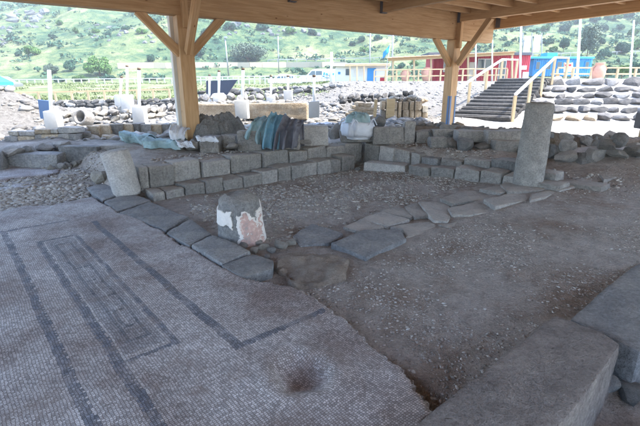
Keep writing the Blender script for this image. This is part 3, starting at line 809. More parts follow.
def painted_stub():
    p = Pz(241, 238, -.06); L = Vector((p.x, p.y, -.1))
    t = thing('column_stub', 'dark column stub with white and pink painted plaster among rubble', 'column', L)
    n, mz_ = 300, 124; ht = .60
    R = lambda z: .285 - .055 * (z / ht) - .10 * max(0, (z - ht * .86) / (ht * .14)) ** 2.2
    def P_(i, j, off):
        th = 2 * math.pi * i / n; z = ht * j / mz_
        x, y = math.cos(th), math.sin(th)
        k = .014 * noise.fractal(Vector((x * 1.4, y * 1.4, z * 3 + 4)), 1, 2, 4)
        r = R(z) + k + off; return (r * x, r * y, z + (.02 * x if j == mz_ else 0))
    v = [P_(i, j, 0) for j in range(mz_ + 1) for i in range(n)]
    f = [(j * n + i, j * n + (i + 1) % n, (j + 1) * n + (i + 1) % n, (j + 1) * n + i) for j in range(mz_) for i in range(n)]
    c = len(v); v.append((0, 0, ht + .015)); f += [(mz_ * n + i, mz_ * n + (i + 1) % n, c) for i in range(n)]
    me = pyd('shaft', v, f); me.materials.append(M['basalt']); link('shaft', me, None, t, True)
    view = math.atan2(-L.y, -L.x)
    def patch(name, test, off, m):
        keep = [(i, j) for j in range(mz_) for i in range(n) if test(((2 * math.pi * (i + .5) / n - view + math.pi) % (2 * math.pi)) - math.pi, ht * (j + .5) / mz_)]
        ks = set(keep); vi = {}; V = []; F = []
        def g(i, j, o_):
            kk = (i % n, j, o_)
            if kk not in vi:
                vi[kk] = len(V); V.append(P_(i % n, j, o_ + (.004 * noise.noise(Vector((i * .15, j * .15, 3))) if o_ > 0 else 0)))
            return vi[kk]
        for i, j in keep:
            F.append((g(i, j, off), g(i + 1, j, off), g(i + 1, j + 1, off), g(i, j + 1, off)))
            for di, dj, e in ((-1, 0, ((i, j + 1), (i, j))), (1, 0, ((i + 1, j), (i + 1, j + 1))), (0, -1, ((i, j), (i + 1, j))), (0, 1, ((i + 1, j + 1), (i, j + 1)))):
                if ((i + di) % n, j + dj) not in ks:
                    a_, b_ = e; F.append((g(*b_, off), g(*a_, off), g(*a_, -.004), g(*b_, -.004)))
        me = pyd(name, V, F); me.materials.append(m); link(name, me, None, t, True)
    N = lambda a, z, s: noise.fractal(Vector((a * 2.1, z * 9, s)), 1, 2, 6)
    # angle grows towards the right of the stub as seen from the mosaic
    def white(a, z):
        left = -1.9 < a < -.36 + .16 * N(0, z, 3) and z > .25 + .04 * N(a, z, 1) and z < .44 + .03 * N(a, z, 2)
        ring = -.12 + .2 * N(0, z, 9) < a < 2.1 and z < .385 + .09 * N(a, z, 5) + .09 * max(0, a - .75)
        return left or ring
    def pink(a, z): return .02 + .22 * N(0, z, 9) < a < 1.75 and z < .335 + .10 * N(a, z, 5) + .03 * N(a * 3, z * 2, 7) and z > .02 and a < 1.05 + .3 * N(0, z, 4) and N(a * 1.5, z * 1.5, 12) > -.42
    patch('white_plaster', white, .014, M['plaster']); patch('pink_plaster', pink, .021, M['pink'])
    return t
painted_stub()
# cobbles heaped at the foot of the painted stub
for k, (x, y, s) in enumerate([(243, 247, .11), (254, 251, .10), (264, 247, .12), (272, 251, .09), (258, 243, .10), (248, 255, .08), (267, 258, .07), (281, 246, .14), (291, 243, .12)]):
    p = PG(x, y, .02)
    tag(rock('cobble', 'lime' if k % 3 else 'rubble', (p.x, p.y, p.z + .01), (s * 1.25, s, s * .8), seed=500 + k), 'pale fist-sized cobble lying by the foot of the painted column stub', 'stone', 'cobbles beside the painted stub')

# ------------------------------------------------------------------ foreground threshold stones
zt = .14
me, c = slab_me([Pz(x, y, zt).xy for x, y in [(385, 446), (470, 380), (556, 314), (590, 326), (622, 343), (590, 388), (545, 446), (480, 520), (300, 520)]], -.3, zt, 600, .016, .022, .055)
me.materials.append(M['slab']); o = link('threshold_slab', me); o.location = (c.x, c.y, 0)
tag(o, 'long rough brownish threshold stone laid at the corner of the dirt floor', 'stone block')
zt = .10
me, c = slab_me([Pz(x, y, zt).xy for x, y in [(569, 318), (606, 287), (660, 246), (720, 290), (640, 352), (600, 331)]], -.3, zt, 606, .010, .03, .08)
me.materials.append(M['paver']); o = link('threshold_slab', me); o.location = (c.x, c.y, 0)
tag(o, 'smooth dark grey slab lying beyond the long rough threshold stone', 'stone block')
for k, (x, y, s, mm, lb) in enumerate([(634, 412, .16, 'tan', 'pinkish rounded stone in the hollow beside the rough threshold stone'), (613, 368, .13, 'basalt', 'dark stone wedged behind the rough threshold stone'),
                                       (637, 372, .14, 'basalt', 'dark stone lying in the hollow between the two threshold slabs')]):
    p = Pz(x, y, -.05); tag(rock('loose_stone', mm, (p.x, p.y, h1(p.x, p.y) + s * .35), (s * 1.4, s * 1.1, s), seed=620 + k), lb, 'stone')

# ------------------------------------------------------------------ walls round the building
def face_block(name, x0, x1, yt, yb, zb, m, parent, seed, depth=.4, rocky=False):
    p = Pz(x0, yb, zb); q = Pz(x1, yb, zb); Y = (p.y + q.y) / 2
    ht = max(.06, PY((x0 + x1) / 2, yt, Y).z - zb)
    L = (q - p).length; c = (p + q) / 2
    d = Vector((q.x - p.x, q.y - p.y)).normalized(); nrm = Vector((-d.y, d.x))
    if nrm.dot(c.xy) < 0: nrm = -nrm
    c2 = c.xy + nrm * depth / 2
    if rocky:
        return rock(name, m, (c2.x, c2.y, zb + ht * .46), (L * 1.08, depth * 1.05, ht * 1.12), parent, parent.location if parent else (0, 0, 0), seed, rz=math.atan2(d.y, d.x), tilt=.12)
    me = hewn_me(L * .98, depth, ht + .08, seed, .02, .04, 2); me.materials.append(M[m])
    o = link(name, me, None, parent); o.location = Vector((c2.x, c2.y, zb - .08)) - (parent.location if parent else Vector()); o.rotation_euler = (rnd.uniform(-.03, .03), rnd.uniform(-.03, .03), math.atan2(d.y, d.x)); return o
wl_ = thing('ruined_wall', 'low ruined wall of loose grey blocks behind the far-left bench', 'wall', Pz(240, 148, .45))
for k, (x0, x1, yt, yb, zb, mm, rk) in enumerate([(98, 140, 145, 156, .27, 'bench', 0), (142, 183, 143, 152, .40, 'bench', 0), (184, 200, 141, 151, .44, 'bench', 1), (200, 220, 137, 150, .45, 'rubble', 0),
        (221, 236, 135, 145, .5, 'collight', 0), (224, 238, 144, 150, .47, 'rubble', 1), (237, 262, 131, 148, .47, 'bench', 0), (262, 271, 138, 147, .48, 'lime', 1), (271, 300, 134, 146, .48, 'bench', 0),
        (298, 328, 126, 143, .48, 'collight', 0), (329, 346, 124, 138, .5, 'bench', 1), (340, 375, 130, 139, .5, 'bench', 0), (373, 404, 127, 141, .48, 'bench', 0), (404, 415, 122, 141, .48, 'bench', 0),
        (373, 388, 117, 128, .75, 'basalt', 1), (298, 312, 140, 145, .48, 'rubble', 1), (288, 299, 141, 147, .48, 'basalt', 1)]):
    face_block('stone', x0, x1, yt, yb, zb, mm, wl_, 700 + k, .38, bool(rk))
for k in range(26):
    x = rnd.uniform(190, 420); y = 149 - (x - 190) * .05 + rnd.uniform(-3, 2)
    p = Pz(x, y, .5); s = rnd.uniform(.06, .14)
    rock('stone', rnd.choice(['rubble', 'basalt', 'lime']), (p.x, p.y, h1(p.x, p.y) + .02), (s * 1.3, s, s * .8), wl_, wl_.location)
wr_ = thing('ruined_wall', 'tumbled boulder wall behind the right-hand bench and the tall column', 'wall', Pz(520, 155, .4))
for k, (x0, x1, yt, yb, zb, mm, rk) in enumerate([(416, 433, 131, 140, .5, 'bench', 0), (433, 458, 130, 138, .56, 'bench', 0), (431, 448, 138, 147, .44, 'bench', 0), (448, 460, 140, 149, .42, 'rubble', 1), (459, 478, 138, 152, .40, 'basalt', 1),
        (477, 494, 143, 152, .38, 'rubble', 1), (494, 524, 141, 154, .36, 'bench', 0), (488, 526, 131, 141, .60, 'rubble', 0), (458, 490, 131, 139, .60, 'bench', 0), (552, 564, 147, 161, .30, 'basalt', 1), (561, 583, 151, 166, .26, 'bench', 1),
        (578, 604, 155, 168, .24, 'basalt', 1), (590, 611, 147, 161, .38, 'bench', 1), (604, 620, 155, 168, .24, 'rubble', 1), (617, 634, 159, 171, .2, 'bench', 0), (617, 634, 150, 160, .42, 'bench', 1), (632, 650, 156, 172, .2, 'basalt', 0),
        (617, 633, 134, 147, .66, 'basalt', 1), (524, 552, 144, 158, .33, 'bench', 1), (566, 580, 141, 152, .5, 'rubble', 1), (636, 660, 146, 157, .5, 'rubble', 1), (660, 700, 150, 170, .25, 'bench', 1), (604, 618, 140, 150, .6, 'rubble', 1)]):
    face_block('stone', x0, x1, yt, yb, zb, mm, wr_, 740 + k, .4, bool(rk))
# earth core that fills the tumbled wall
def core(parent, line, wdt, ht, m, seed):
    v = []; f = []; n = len(line)
    for i, (x, y, z) in enumerate(line):
        a_ = Vector(line[max(0, i - 1)]); b_ = Vector(line[min(n - 1, i + 1)]); d = (b_ - a_).xy.normalized(); nr = Vector((-d.y, d.x))
        for j in range(7):
            s = j / 6 * 2 - 1; hh = ht * (1 - abs(s) ** 2.2) * (1 + .3 * noise.noise(Vector((x * 2, y * 2, seed + j))))
            v.append((x + nr.x * s * wdt - parent.location.x, y + nr.y * s * wdt - parent.location.y, z - .15 + hh + (.15 if 0 < j < 6 else -.1) - parent.location.z))
    for i in range(n - 1):
        for j in range(6): f.append((i * 7 + j, (i + 1) * 7 + j, (i + 1) * 7 + j + 1, i * 7 + j + 1))
    f.append(tuple(range(7))); f.append(tuple((n - 1) * 7 + j for j in reversed(range(7))))
    link('earth_core', pyd('core', v, f), m, parent, True)
la = Pz(398, 138, .5); lb = Pz(530, 149, .4); lc = Pz(655, 160, .25)
off = Vector((.25, .32, 0))
line = [la.lerp(lb, k / 10) + off for k in range(10)] + [lb.lerp(lc, k / 8) + off for k in range(9)]
core(wr_, [tuple(p) for p in line], .46, .34, M['earth'], 1)
for k in range(230):
    u = rnd.uniform(0, len(line) - 1.01); i = int(u); p = line[i].lerp(line[i + 1], u - i); q = rnd.uniform(-1.05, .9)
    d = (line[i + 1] - line[i]).xy.normalized(); nr = Vector((-d.y, d.x)); big_ = rnd.random()
    s_ = .10 + .26 * big_ ** 2.2; hz = .34 * max(0, 1 - abs(q) ** 2.2)
    rock('stone', rnd.choice(['rubble', 'basalt', 'bench', 'bench', 'tan', 'basalt']), (p.x + nr.x * q * .46, p.y + nr.y * q * .46, p.z - .02 + hz), (s_ * 1.35, s_, s_ * .8), wr_, wr_.location, tilt=.5, rz=rnd.uniform(-3, 3))
# kerb of long blocks on the far left
kb = thing('stone_kerb', 'line of long grey blocks propped on small stones beyond the torn mosaic', 'kerb', Pz(40, 166, .1))
for k, (x0, x1, yt, yb, zb) in enumerate([(-60, -2, 154, 172, .1), (-1, 58, 154, 167, .12), (60, 98, 147, 162, .17)]):
    face_block('long_block', x0, x1, yt, yb, zb, 'basalt', kb, 800 + k, .36)
for k, (x, y) in enumerate([(56, 166), (62, 167), (68, 166), (74, 165), (80, 164), (86, 163), (92, 161), (97, 159), (103, 159), (50, 168)]):
    p = Pz(x, y, .13); rock('prop_stone', rnd.choice(['lime', 'rubble', 'bench']), (p.x, p.y, .14), (.17, .14, .13), kb, kb.location, seed=810 + k)
for k, (x, y, s) in enumerate([(12, 152, .5), (28, 150, .42), (45, 148, .45), (64, 146, .5), (78, 143, .42), (-12, 153, .5), (90, 141, .4)]):
    p = Pz(x, y, .42); tag(rock('flat_stone', 'rubble', (p.x, p.y, .42), (s, s * .7, s * .42), seed=830 + k), 'flat grey stone lying behind the long kerb blocks', 'stone', 'flat stones behind the long kerb')
# whitish broken lump beside the pale stub
p = Pz(102, 181, .05); tag(rock('plaster_lump', 'lime', (p.x, p.y, .1), (.36, .28, .24), seed=5), 'white broken lump of plaster beside the pale leaning column stub', 'stone')
p = Pz(146, 182, .05); tag(rock('plaster_lump', 'lime', (p.x, p.y, .16), (.14, .16, .34), seed=9), 'upright yellowish stone between the pale stub and the bench', 'stone')

# ------------------------------------------------------------------ cloth: tarps, sacks, bulk bag
def heap_me(rx, ry, h, seed, folds=3.0, fa=.18, fdir=0.4, nx=64, ny=40, flat=2.5):
    v = []; f = []
    rr = random.Random(seed)
    for i in range(nx + 1):
        for j in range(ny + 1):
            s = i / nx * 2 - 1; t = j / ny * 2 - 1
            x = s * math.sqrt(1 - t * t / 2); y = t * math.sqrt(1 - s * s / 2)
            r = math.hypot(x, y)
            ed = 1 + .14 * noise.noise(Vector((math.atan2(y, x) * 1.3, seed, 0)))
            z = max(0, 1 - r ** flat) ** .6
            c = x * math.cos(fdir) + y * math.sin(fdir)
            fo2 = noise.fractal(Vector((x * 1.4, y * 1.4, seed + 5.)), 1, 2, 3)
            wv = c * folds * 2.4 + 1.6 * noise.noise(Vector((x * 1.3, y * 1.3, seed * 1.7)))
            fo = math.sin(wv) * .7 + .3 * math.sin(wv * 2.3 + 1) + .8 * noise.noise(Vector((x * 5, y * 2, seed)))
            zz = h * (z * (1 + .22 * fo2) + fa * .30 * fo * min(1, z * 1.6) + (.22 * (abs(noise.noise(Vector((x * 2.4 + y, y * 2.4, seed * 2.)))) * -2 + .5) + .12 * (abs(noise.noise(Vector((x * 6 - y, y * 5 + x, seed * 3.)))) * -2 + .5)) * min(1, z * 2))
            v.append((x * rx * ed + .10 * rx * fo2 * .4, y * ry * ed, max(zz, 0) - (.06 if r > .97 else 0)))
    for i in range(nx):
        for j in range(ny):
            a_ = i * (ny + 1) + j; f.append((a_, a_ + ny + 1, a_ + ny + 2, a_ + 1))
    return pyd('heap', v, f)
def heap(name, px, yb, zb, wpx, htpx, dep, seed, m, label, cat, rz=0., lift=0, **k):
    p = Pz(px, yb, zb); sc = p.y * 1.0 / FPX * 1.0
    rx = wpx / 2 * sc; hh = htpx * sc
    o = link(name, heap_me(rx, dep / 2, hh, seed, **k), m, None, True)
    o.location = (p.x, p.y + dep / 2 * .8, p.z + lift); o.rotation_euler = (0, 0, rz); return tag(o, label, cat)
def drape(name, tl, tr, bl, br, Y, back, m, label, cat, seed, nf=3.0, amp=.06, sag=.10, nu=56, nv=44):
    """cloth slung over a ridge: front fall, ridge, shorter rear fall"""
    TL, TR, BL, BR = PY(*tl, Y + .42), PY(*tr, Y + .42), PY(*bl, Y), PY(*br, Y)
    L = (BL + BR) / 2; v = []; f = []
    for j in range(nv + 1):
        w_ = j / nv; fr = min(1, w_ / .66)
        for i in range(nu + 1):
            u = i / nu
            p = BL.lerp(BR, u).lerp(TL.lerp(TR, u), fr)
            if w_ > .66:
                k = (w_ - .66) / .34; p = p + Vector((0, back * k, -(p.z - .45) * k ** 1.5))
            else:
                p += Vector((0, -.16 * math.sin(fr * math.pi * .9), .06 * math.sin(fr * math.pi)))
            ph = u * nf * 6.283 + 1.7 * noise.noise(Vector((u * 2, fr * 1.6, seed))) + fr * 1.1
            a_ = amp * (1.15 - .75 * fr)
            c = math.sin(ph); c = math.copysign(abs(c) ** .7, c)
            p += Vector((.3 * a_ * math.cos(ph), -a_ * c, 0))
            p += Vector((0, -.5, .6)) * (.05 * noise.fractal(Vector((u * 4, fr * 4, seed + 9)), 1, 2, 4))
            p.z += -sag * math.sin(u * math.pi * 1.0) * (fr ** 3) * .4 + .05 * fr * noise.noise(Vector((u * 5, seed, 0)))
            v.append(tuple(p - L))
    n1 = nu + 1
    for j in range(nv):
        for i in range(nu): f.append((j * n1 + i, j * n1 + i + 1, (j + 1) * n1 + i + 1, (j + 1) * n1 + i))
    o = link(name, pyd('drape', v, f), m, None, True); o.location = L
    md = o.modifiers.new('s', 'SOLIDIFY'); md.thickness = .025
    return tag(o, label, cat)
drape('tarpaulin', (259, 116), (277, 112), (243, 137), (268, 148), 8.95, .5, M['teal'], 'crumpled pale teal tarpaulin slung beside the bright blue sheet', 'tarp', 2, 2.2, .07)
drape('tarpaulin', (271, 111), (287, 114), (261, 148), (279, 149), 8.8, .5, M['bluetarp'], 'bright blue plastic sheet bunched between teal tarp and grey blanket', 'tarp', 7, 2.4, .06)
drape('blanket', (284, 114), (303, 119), (271, 150), (297, 148), 8.7, .45, M['greycloth'], 'dark grey blanket slumped in folds over the wall blocks', 'blanket', 12, 2.7, .09)
drape('tarpaulin', (124, 130), (150, 134), (121, 141), (150, 146), 9.3, .5, M['teal'], 'flat teal plastic sheet spread on the ground behind the wall blocks', 'tarp', 21, 1.6, .05)
drape('tarpaulin', (147, 137), (184, 137), (143, 148), (182, 149), 8.75, .4, M['teal'], 'green tarpaulin laid lengthways over a long wall block', 'tarp', 26, 1.4, .05)
drape('sack', (174, 123), (189, 127), (170, 139), (184, 143), 8.9, .4, M['sack'], 'tilted white sack hanging on the wall beside the timber post', 'sack', 31, 1.0, .03)
drape('sack', (198, 136), (217, 136), (197, 141), (219, 142), 8.65, .3, M['sack'], 'flat white sack draped over a wall block beside the large boulder', 'sack', 35, 1.2, .02)
drape('sack', (180, 139), (194, 141), (178, 147), (196, 148), 8.62, .3, M['sack'], 'small limp white sack hanging between the wall stones', 'sack', 38, 1.3, .03)
heap('plastic_sheet', 322, 127, .52, 36, 4, .8, 41, M['sack'], 'pale plastic sheet spread behind the wall stones beside the bulk bag', 'plastic sheet', .3, -.04, folds=2.5, fa=.4)
# big grey rough rock under the near post
def big_rock():
    p = Pz(215, 141, .55); o = link('covered_boulder', heap_me(.72, .42, .52, 55, 2.0, .25, .3, flat=3.2), M['basalt'], None, True)
    o.location = (p.x, p.y + .3, .53); o.rotation_euler = (0, 0, .5)
    tag(o, 'large rough grey boulder lying on the wall beside the timber post', 'boulder')
big_rock()
def bulk_bag():
    p = Pz(358.5, 140.5, .5); sc = p.y / FPX
    L = Vector((p.x, p.y + .28, .5)); t = thing('bulk_bag', 'full white woven bulk bag standing on the far-corner wall', 'bag', L, .45)
    wd = 29 * sc; ht = 21 * sc
    bm = bmesh.new(); box_bm(bm, (0, 0, ht / 2), (wd, wd * .85, ht))
    bmesh.ops.bevel(bm, geom=bm.edges[:], offset=.09, segments=3, affect='EDGES'); bmesh.ops.subdivide_edges(bm, edges=bm.edges[:], cuts=3, use_grid_fill=True)
    for v in bm.verts:
        k = math.sin(max(0, min(1, v.co.z / ht)) * math.pi); v.co.x *= .90 + .14 * k; v.co.y *= .90 + .14 * k
    rough_up(bm, .03, 3.2, 4)
    link('body', bm_to(bm), M['bag'], t, True)
    o = link('top_cover', heap_me(wd * .46, wd * .4, .16, 61, 2.2, .4), M['teal'], t, True); o.location = (0, 0, ht - .03); tag(o, 'green tarp laid over the bag mouth')
    for sx in (-1, 1):
        for sy in (-1, 1):
            cu = []; 
            me = bpy.data.meshes.new('s'); bm = bmesh.new()
            pa = [Vector((sx * (wd * .47 - .10 * abs(math.cos(u * math.pi))), sy * wd * .37 + sx * sy * .0, ht * .74 + .14 * math.sin(u * math.pi) + u * .03)) for u in [i / 8 for i in range(9)]]
            pa = [Vector((sx * wd * (.50 - .36 * u), -wd * .425 * (1 if sy < 0 else -1), ht * (.70 + .27 * math.sin(min(1, u * 1.2) * math.pi)))) for u in [i / 8 for i in range(9)]]
            for a_, b_ in zip(pa[:-1], pa[1:]):
                d = b_ - a_; box_bm(bm, (a_ + b_) / 2, (d.length * 1.15, .018, .018), d.to_track_quat('X', 'Z').to_matrix())
            link('strap', bm_to(bm), M['bag'], t)
bulk_bag()

# ------------------------------------------------------------------ pebbles and chips on the floor
def pebble_mesh(name, pts, m, flat=.6):
    """pts: list of (x,y,z,size); jittered octahedra-like chips in one mesh"""
    base = np.array([(1, 0, 0), (0, 1, 0), (-1, 0, 0), (0, -1, 0), (.1, .1, 1), (0, 0, -1), (.6, .6, .5), (-.6, .5, .5), (-.5, -.6, .5), (.6, -.6, .45)], float)
    tri = np.array([(0, 1, 6), (6, 1, 4), (0, 6, 4), (1, 2, 7), (1, 7, 4), (7, 2, 4), (2, 3, 8), (2, 8, 4), (8, 3, 4), (3, 0, 9), (3, 9, 4), (9, 0, 4), (1, 0, 5), (2, 1, 5), (3, 2, 5), (0, 3, 5)])
    P = np.array(pts); n = len(P); g = np.random.default_rng(len(pts))
    sc = P[:, 3][:, None, None] * (np.array([1, .75, .5]) * (0.7 + .6 * g.random((n, 1, 3))))
    v = base[None] * sc * (.75 + .5 * g.random((n, 10, 1)))
    t = g.random(n) * 6.283; c, s = np.cos(t)[:, None], np.sin(t)[:, None]
    x = v[..., 0] * c - v[..., 1] * s; y = v[..., 0] * s + v[..., 1] * c
    V = np.stack([x, y, v[..., 2]], -1) + P[:, None, :3]
    F = (tri[None] + (np.arange(n) * 10)[:, None, None]).reshape(-1, 3)
    me = bpy.data.meshes.new(name); me.vertices.add(n * 10); me.vertices.foreach_set('co', V.ravel())
    me.loops.add(F.size); me.loops.foreach_set('vertex_index', F.ravel().astype(np.int32))
    me.polygons.add(len(F)); me.polygons.foreach_set('loop_start', (np.arange(len(F)) * 3).astype(np.int32)); me.update(calc_edges=True)
    at = me.attributes.new('tone', 'FLOAT', 'POINT'); at.data.foreach_set('value', np.repeat(g.random(n), 10).astype(np.float32))
    return link(name, me, m)
def tone_mat(name, stops):
    m, n, b = mat(name, .9, .2); a = node(n, 'ShaderNodeAttribute', attribute_name='tone')
    r = ramp(n, a.outputs['Fac'], stops); t = tex(n, 30, 4)
    n.links.new(mixc(n, 1.0, r.outputs[0], mth(n, 'MULTIPLY_ADD', t.outputs[0], .8, .6), 'MULTIPLY'), b.inputs['Base Color'])
    bump(n, b, t.outputs[0], .4, .01); return m
M['chips'] = tone_mat('stone_chips', [(0, (.22, .19, .165)), (.5, (.37, .325, .29)), (.92, (.45, .41, .37)), (.99, (.58, .56, .53))])
M['chipsp'] = tone_mat('pale_stone_chips', [(0, (.25, .22, .19)), (.5, (.37, .335, .295)), (1, (.50, .465, .42))])
M['chipsl'] = tone_mat('sunlit_rubble', [(0, (.12, .115, .11)), (.4, (.23, .215, .20)), (1, (.42, .395, .36))])
def scatter(n, poly, smin, smax, power=2.5, zoff=0.0, dens=None):
    x0 = min(p[0] for p in poly); x1 = max(p[0] for p in poly); y0 = min(p[1] for p in poly); y1 = max(p[1] for p in poly)
    out = []; g = np.random.default_rng(n)
    while len(out) < n:
        X = g.uniform(x0, x1, n); Y = g.uniform(y0, y1, n); ok = in_poly(poly, X, Y)
        if dens is not None: ok &= g.random(n) < dens(X, Y)
        Z = H(X, Y); Sz = smin + (smax - smin) * g.random(n) ** power
        out += [(a_, b_, c_ + s_ * .12 + zoff, s_) for a_, b_, c_, s_, k in zip(X, Y, Z, Sz, ok) if k]
    return out[:n]
mpoly_world = [tuple((E1 * p[0] + E2 * p[1]).tolist()) for p in poly]
def not_mosaic(X, Y): return (~in_poly(mpoly_world, X, Y)).astype(float)
floor_poly = [tuple(Pz(x, y, 0).xy) for x, y in [(262, 284), (300, 262), (352, 256), (440, 230), (540, 196), (640, 176), (700, 180), (760, 260), (560, 318), (420, 440), (400, 380), (345, 322)]]
clump = lambda X, Y: np.clip(.35 + 1.5 * fbm(X * 1.5, Y * 1.5, 3), .06, 1) * not_mosaic(X, Y)
pts = scatter(26000, floor_poly, .003, .019, 5.0, -.001, clump)
tag(pebble_mesh('gravel_chips', pts, M['chips']), 'small stone chips strewn over the brown dirt floor', 'gravel', kind='stuff')
court_poly = [tuple(Pz(x, y, -.1).xy) for x, y in [(180, 200), (300, 178), (352, 170), (412, 174), (500, 184), (420, 202), (340, 226), (292, 240), (276, 248), (240, 246), (190, 215)]]
pts = scatter(11000, court_poly, .006, .042, 3.6, -.004, lambda X, Y: np.clip(.5 + 1.3 * fbm(X * 1.2, Y * 1.2 + 7, 3), .12, 1))
tag(pebble_mesh('court_rubble', pts, M['chipsp']), 'loose pebbles and broken stone covering the sunken court', 'gravel', kind='stuff')
cob = [tuple(Pz(x, y, .0).xy) for x, y in [(-60, 203), (0, 192), (60, 188), (92, 186), (86, 197), (40, 206), (0, 213), (-60, 224)]]
pts = scatter(3200, cob, .02, .062, 1.8, .004)
tag(pebble_mesh('mosaic_bedding', pts, M['chipsp']), 'bed of small cobbles bared where the mosaic is torn', 'cobbles', kind='stuff')
wk = [tuple(Pz(x, y, .45).xy) for x, y in [(150, 163), (230, 152), (345, 140), (372, 142), (520, 160), (640, 172), (640, 165), (520, 153), (380, 138), (250, 146), (150, 156)]]
tag(pebble_mesh('walk_gravel', scatter(1800, wk, .008, .05, 3), M['chips']), 'small stones lying on the ledge behind the benches', 'gravel', kind='stuff')
lf = [tuple(Pz(x, y, .05).xy) for x, y in [(-40, 175), (60, 168), (100, 165), (135, 172), (125, 186), (90, 186), (0, 190), (-40, 192)]]
tag(pebble_mesh('torn_floor_chips', scatter(3000, lf, .005, .05, 3.5), M['chipsp']), 'small stones scattered on the bare soil round the pale column stub', 'gravel', kind='stuff')
exc = [(-16, 10.2), (-6.8, 10.0), (-3.0, 10.4), (1.5, 12.6), (4.0, 15.5), (2.5, 20), (-2, 23), (-20, 23)]
tag(pebble_mesh('excavation_rubble', scatter(9000, exc, .03, .24, 3.0, 0, lambda X, Y: np.clip(.35 + 1.6 * fbm(X * .6, Y * .6, 3), .08, 1)), M['chipsl']), 'sunlit broken stone filling the open excavation beyond the wall', 'rubble', kind='stuff')
exc2 = [(1.5, 13), (5.5, 16.5), (8, 20), (10, 27), (-2, 28), (-2, 22)]
tag(pebble_mesh('bank_rubble', scatter(2200, exc2, .02, .12, 4.0, 0, lambda X, Y: np.clip(.3 + 1.6 * fbm(X * .5, Y * .5 + 3, 3), .05, 1)), M['chipsl']), 'pale stones on the earth bank below the cabins', 'rubble', kind='stuff')

# ------------------------------------------------------------------ sunlit walls of the excavation
aw = thing('ashlar_wall', 'sunlit stretch of tan squared masonry in the excavation', 'wall', Pz(45, 150, .4))
for k, (x0, x1, y0, y1, mm) in enumerate([(17, 34, 136, 141, 'tan'), (18, 23, 141, 147, 'lime'), (23, 28, 141, 147, 'tan'), (28, 34, 141, 147, 'rubble'), (18, 34, 131, 136, 'rubble'), (34, 49, 129, 134, 'tan'), (34, 41, 134, 141, 'rubble'),
        (41, 58, 134, 141, 'tan'), (35, 47, 141, 148, 'tan'), (47, 52, 142, 148, 'lime'), (58, 68, 133.5, 141, 'bench'), (68, 76, 133.5, 141, 'bench'), (57, 76, 127, 133.5, 'bench'), (58, 70, 141, 146, 'rubble'), (49, 57, 129, 133.5, 'lime'),
        (4, 17, 136, 142, 'rubble'), (6, 17, 142, 148, 'rubble'), (8, 17, 131, 136, 'lime')]):
    Yw = 10.2; p = PY(x0, y1, Yw); q = PY(x1, y0, Yw)
    me = hewn_me(q.x - p.x - .012, .38, q.z - p.z - .008, 900 + k, .012, .025, 1); me.materials.append(M[mm])
    put(aw.location, 'block', me, None, aw, ((p.x + q.x) / 2, Yw + .2 + rnd.uniform(-.02, .02), p.z))
lw = thing('low_wall', 'long low wall of tan blocks crossing the excavation to the timber post', 'wall', PY(130, 132, 11.6))
x = 77.0; k = 0
while x < 178:
    wd = rnd.uniform(7, 13); yb = 134 - .018 * (x - 77); yt = 126.5 - .03 * (x - 77) + rnd.uniform(-1.2, 1)
    Yw = 11.0 + .008 * (x - 77); p = PY(x, yb, Yw); q = PY(x + wd, yt, Yw)
    me = hewn_me(q.x - p.x - .015, .42, q.z - p.z + .1, 940 + k, .018, .03, 1); me.materials.append(M[rnd.choice(['tan', 'lime', 'tan', 'rubble'])])
    put(lw.location, 'block', me, None, lw, ((p.x + q.x) / 2, Yw + .2, p.z - .1)); x += wd; k += 1
for i in range(30):
    x = rnd.uniform(85, 178); p = PY(x, rnd.uniform(134, 141), 10.6); s = rnd.uniform(.1, .28)
    rock('stone', rnd.choice(['lime', 'tan', 'rubble']), (p.x, p.y, max(p.z, h1(p.x, p.y))), (s * 1.4, s, s * .7), lw, lw.location)
# plastered long wall
pw = thing('plaster_wall', 'long pale rendered wall stub among white pole footings', 'wall', PY(250, 116, 15.5))
p = PY(196, 118, 15.6); q = PY(309, 102, 15.6)
me = hewn_me(q.x - p.x, .7, q.z - p.z, 980, .05, .06, 12); me.materials.append(M['tan']); put(pw.location, 'core', me, None, pw, ((p.x + q.x) / 2, 15.95, p.z - .05))
for i in range(34):
    x = rnd.uniform(196, 306); pp = PY(x, rnd.uniform(101, 105), 15.7); s = rnd.uniform(.16, .42)
    rock('coping_stone', rnd.choice(['lime', 'rubble', 'lime']), (pp.x, pp.y + rnd.uniform(0, .4), q.z - .03), (s, s * .8, s * .5), pw, pw.location)
# dark dry-stone lines further back
def drystone(label, x0, y0, x1, y1, Y0, Y1, hpx, mm, courses, seed, px=(4, 8)):
    r = random.Random(seed); t = thing('dry_stone_wall', label, 'wall', PY((x0 + x1) / 2, (y0 + y1) / 2, (Y0 + Y1) / 2))
    for c in range(courses):
        x = x0 + r.uniform(0, 3)
        while x < x1:
            wd = r.uniform(*px); k = (x - x0) / (x1 - x0); Y = Y0 + (Y1 - Y0) * k; yy = y0 + (y1 - y0) * k - (c + .5) * hpx / courses
            p = PY(x + wd / 2, yy, Y + c * .08); sc = Y / FPX
            rock('stone', r.choice(mm), p, (wd * sc * 1.1, .4, hpx / courses * sc * 1.35), t, t.location, seed=r.random()); x += wd
    return t
drystone('dark dry-stone retaining wall below the grassy field', -30, 109, 172, 105, 23.4, 23.6, 6.5, ['dark', 'dark', 'basalt'], 2, 5, (5, 11))
drystone('dark dry-stone retaining wall below the parked van', 196, 97, 345, 90, 22.8, 25.8, 6, ['dark', 'basalt'], 2, 6, (5, 10))
drystone('straggling row of dark stones on the pale bank', 338, 103, 412, 100, 18.2, 18.8, 8, ['dark', 'terr', 'basalt'], 2, 8, (4, 9))
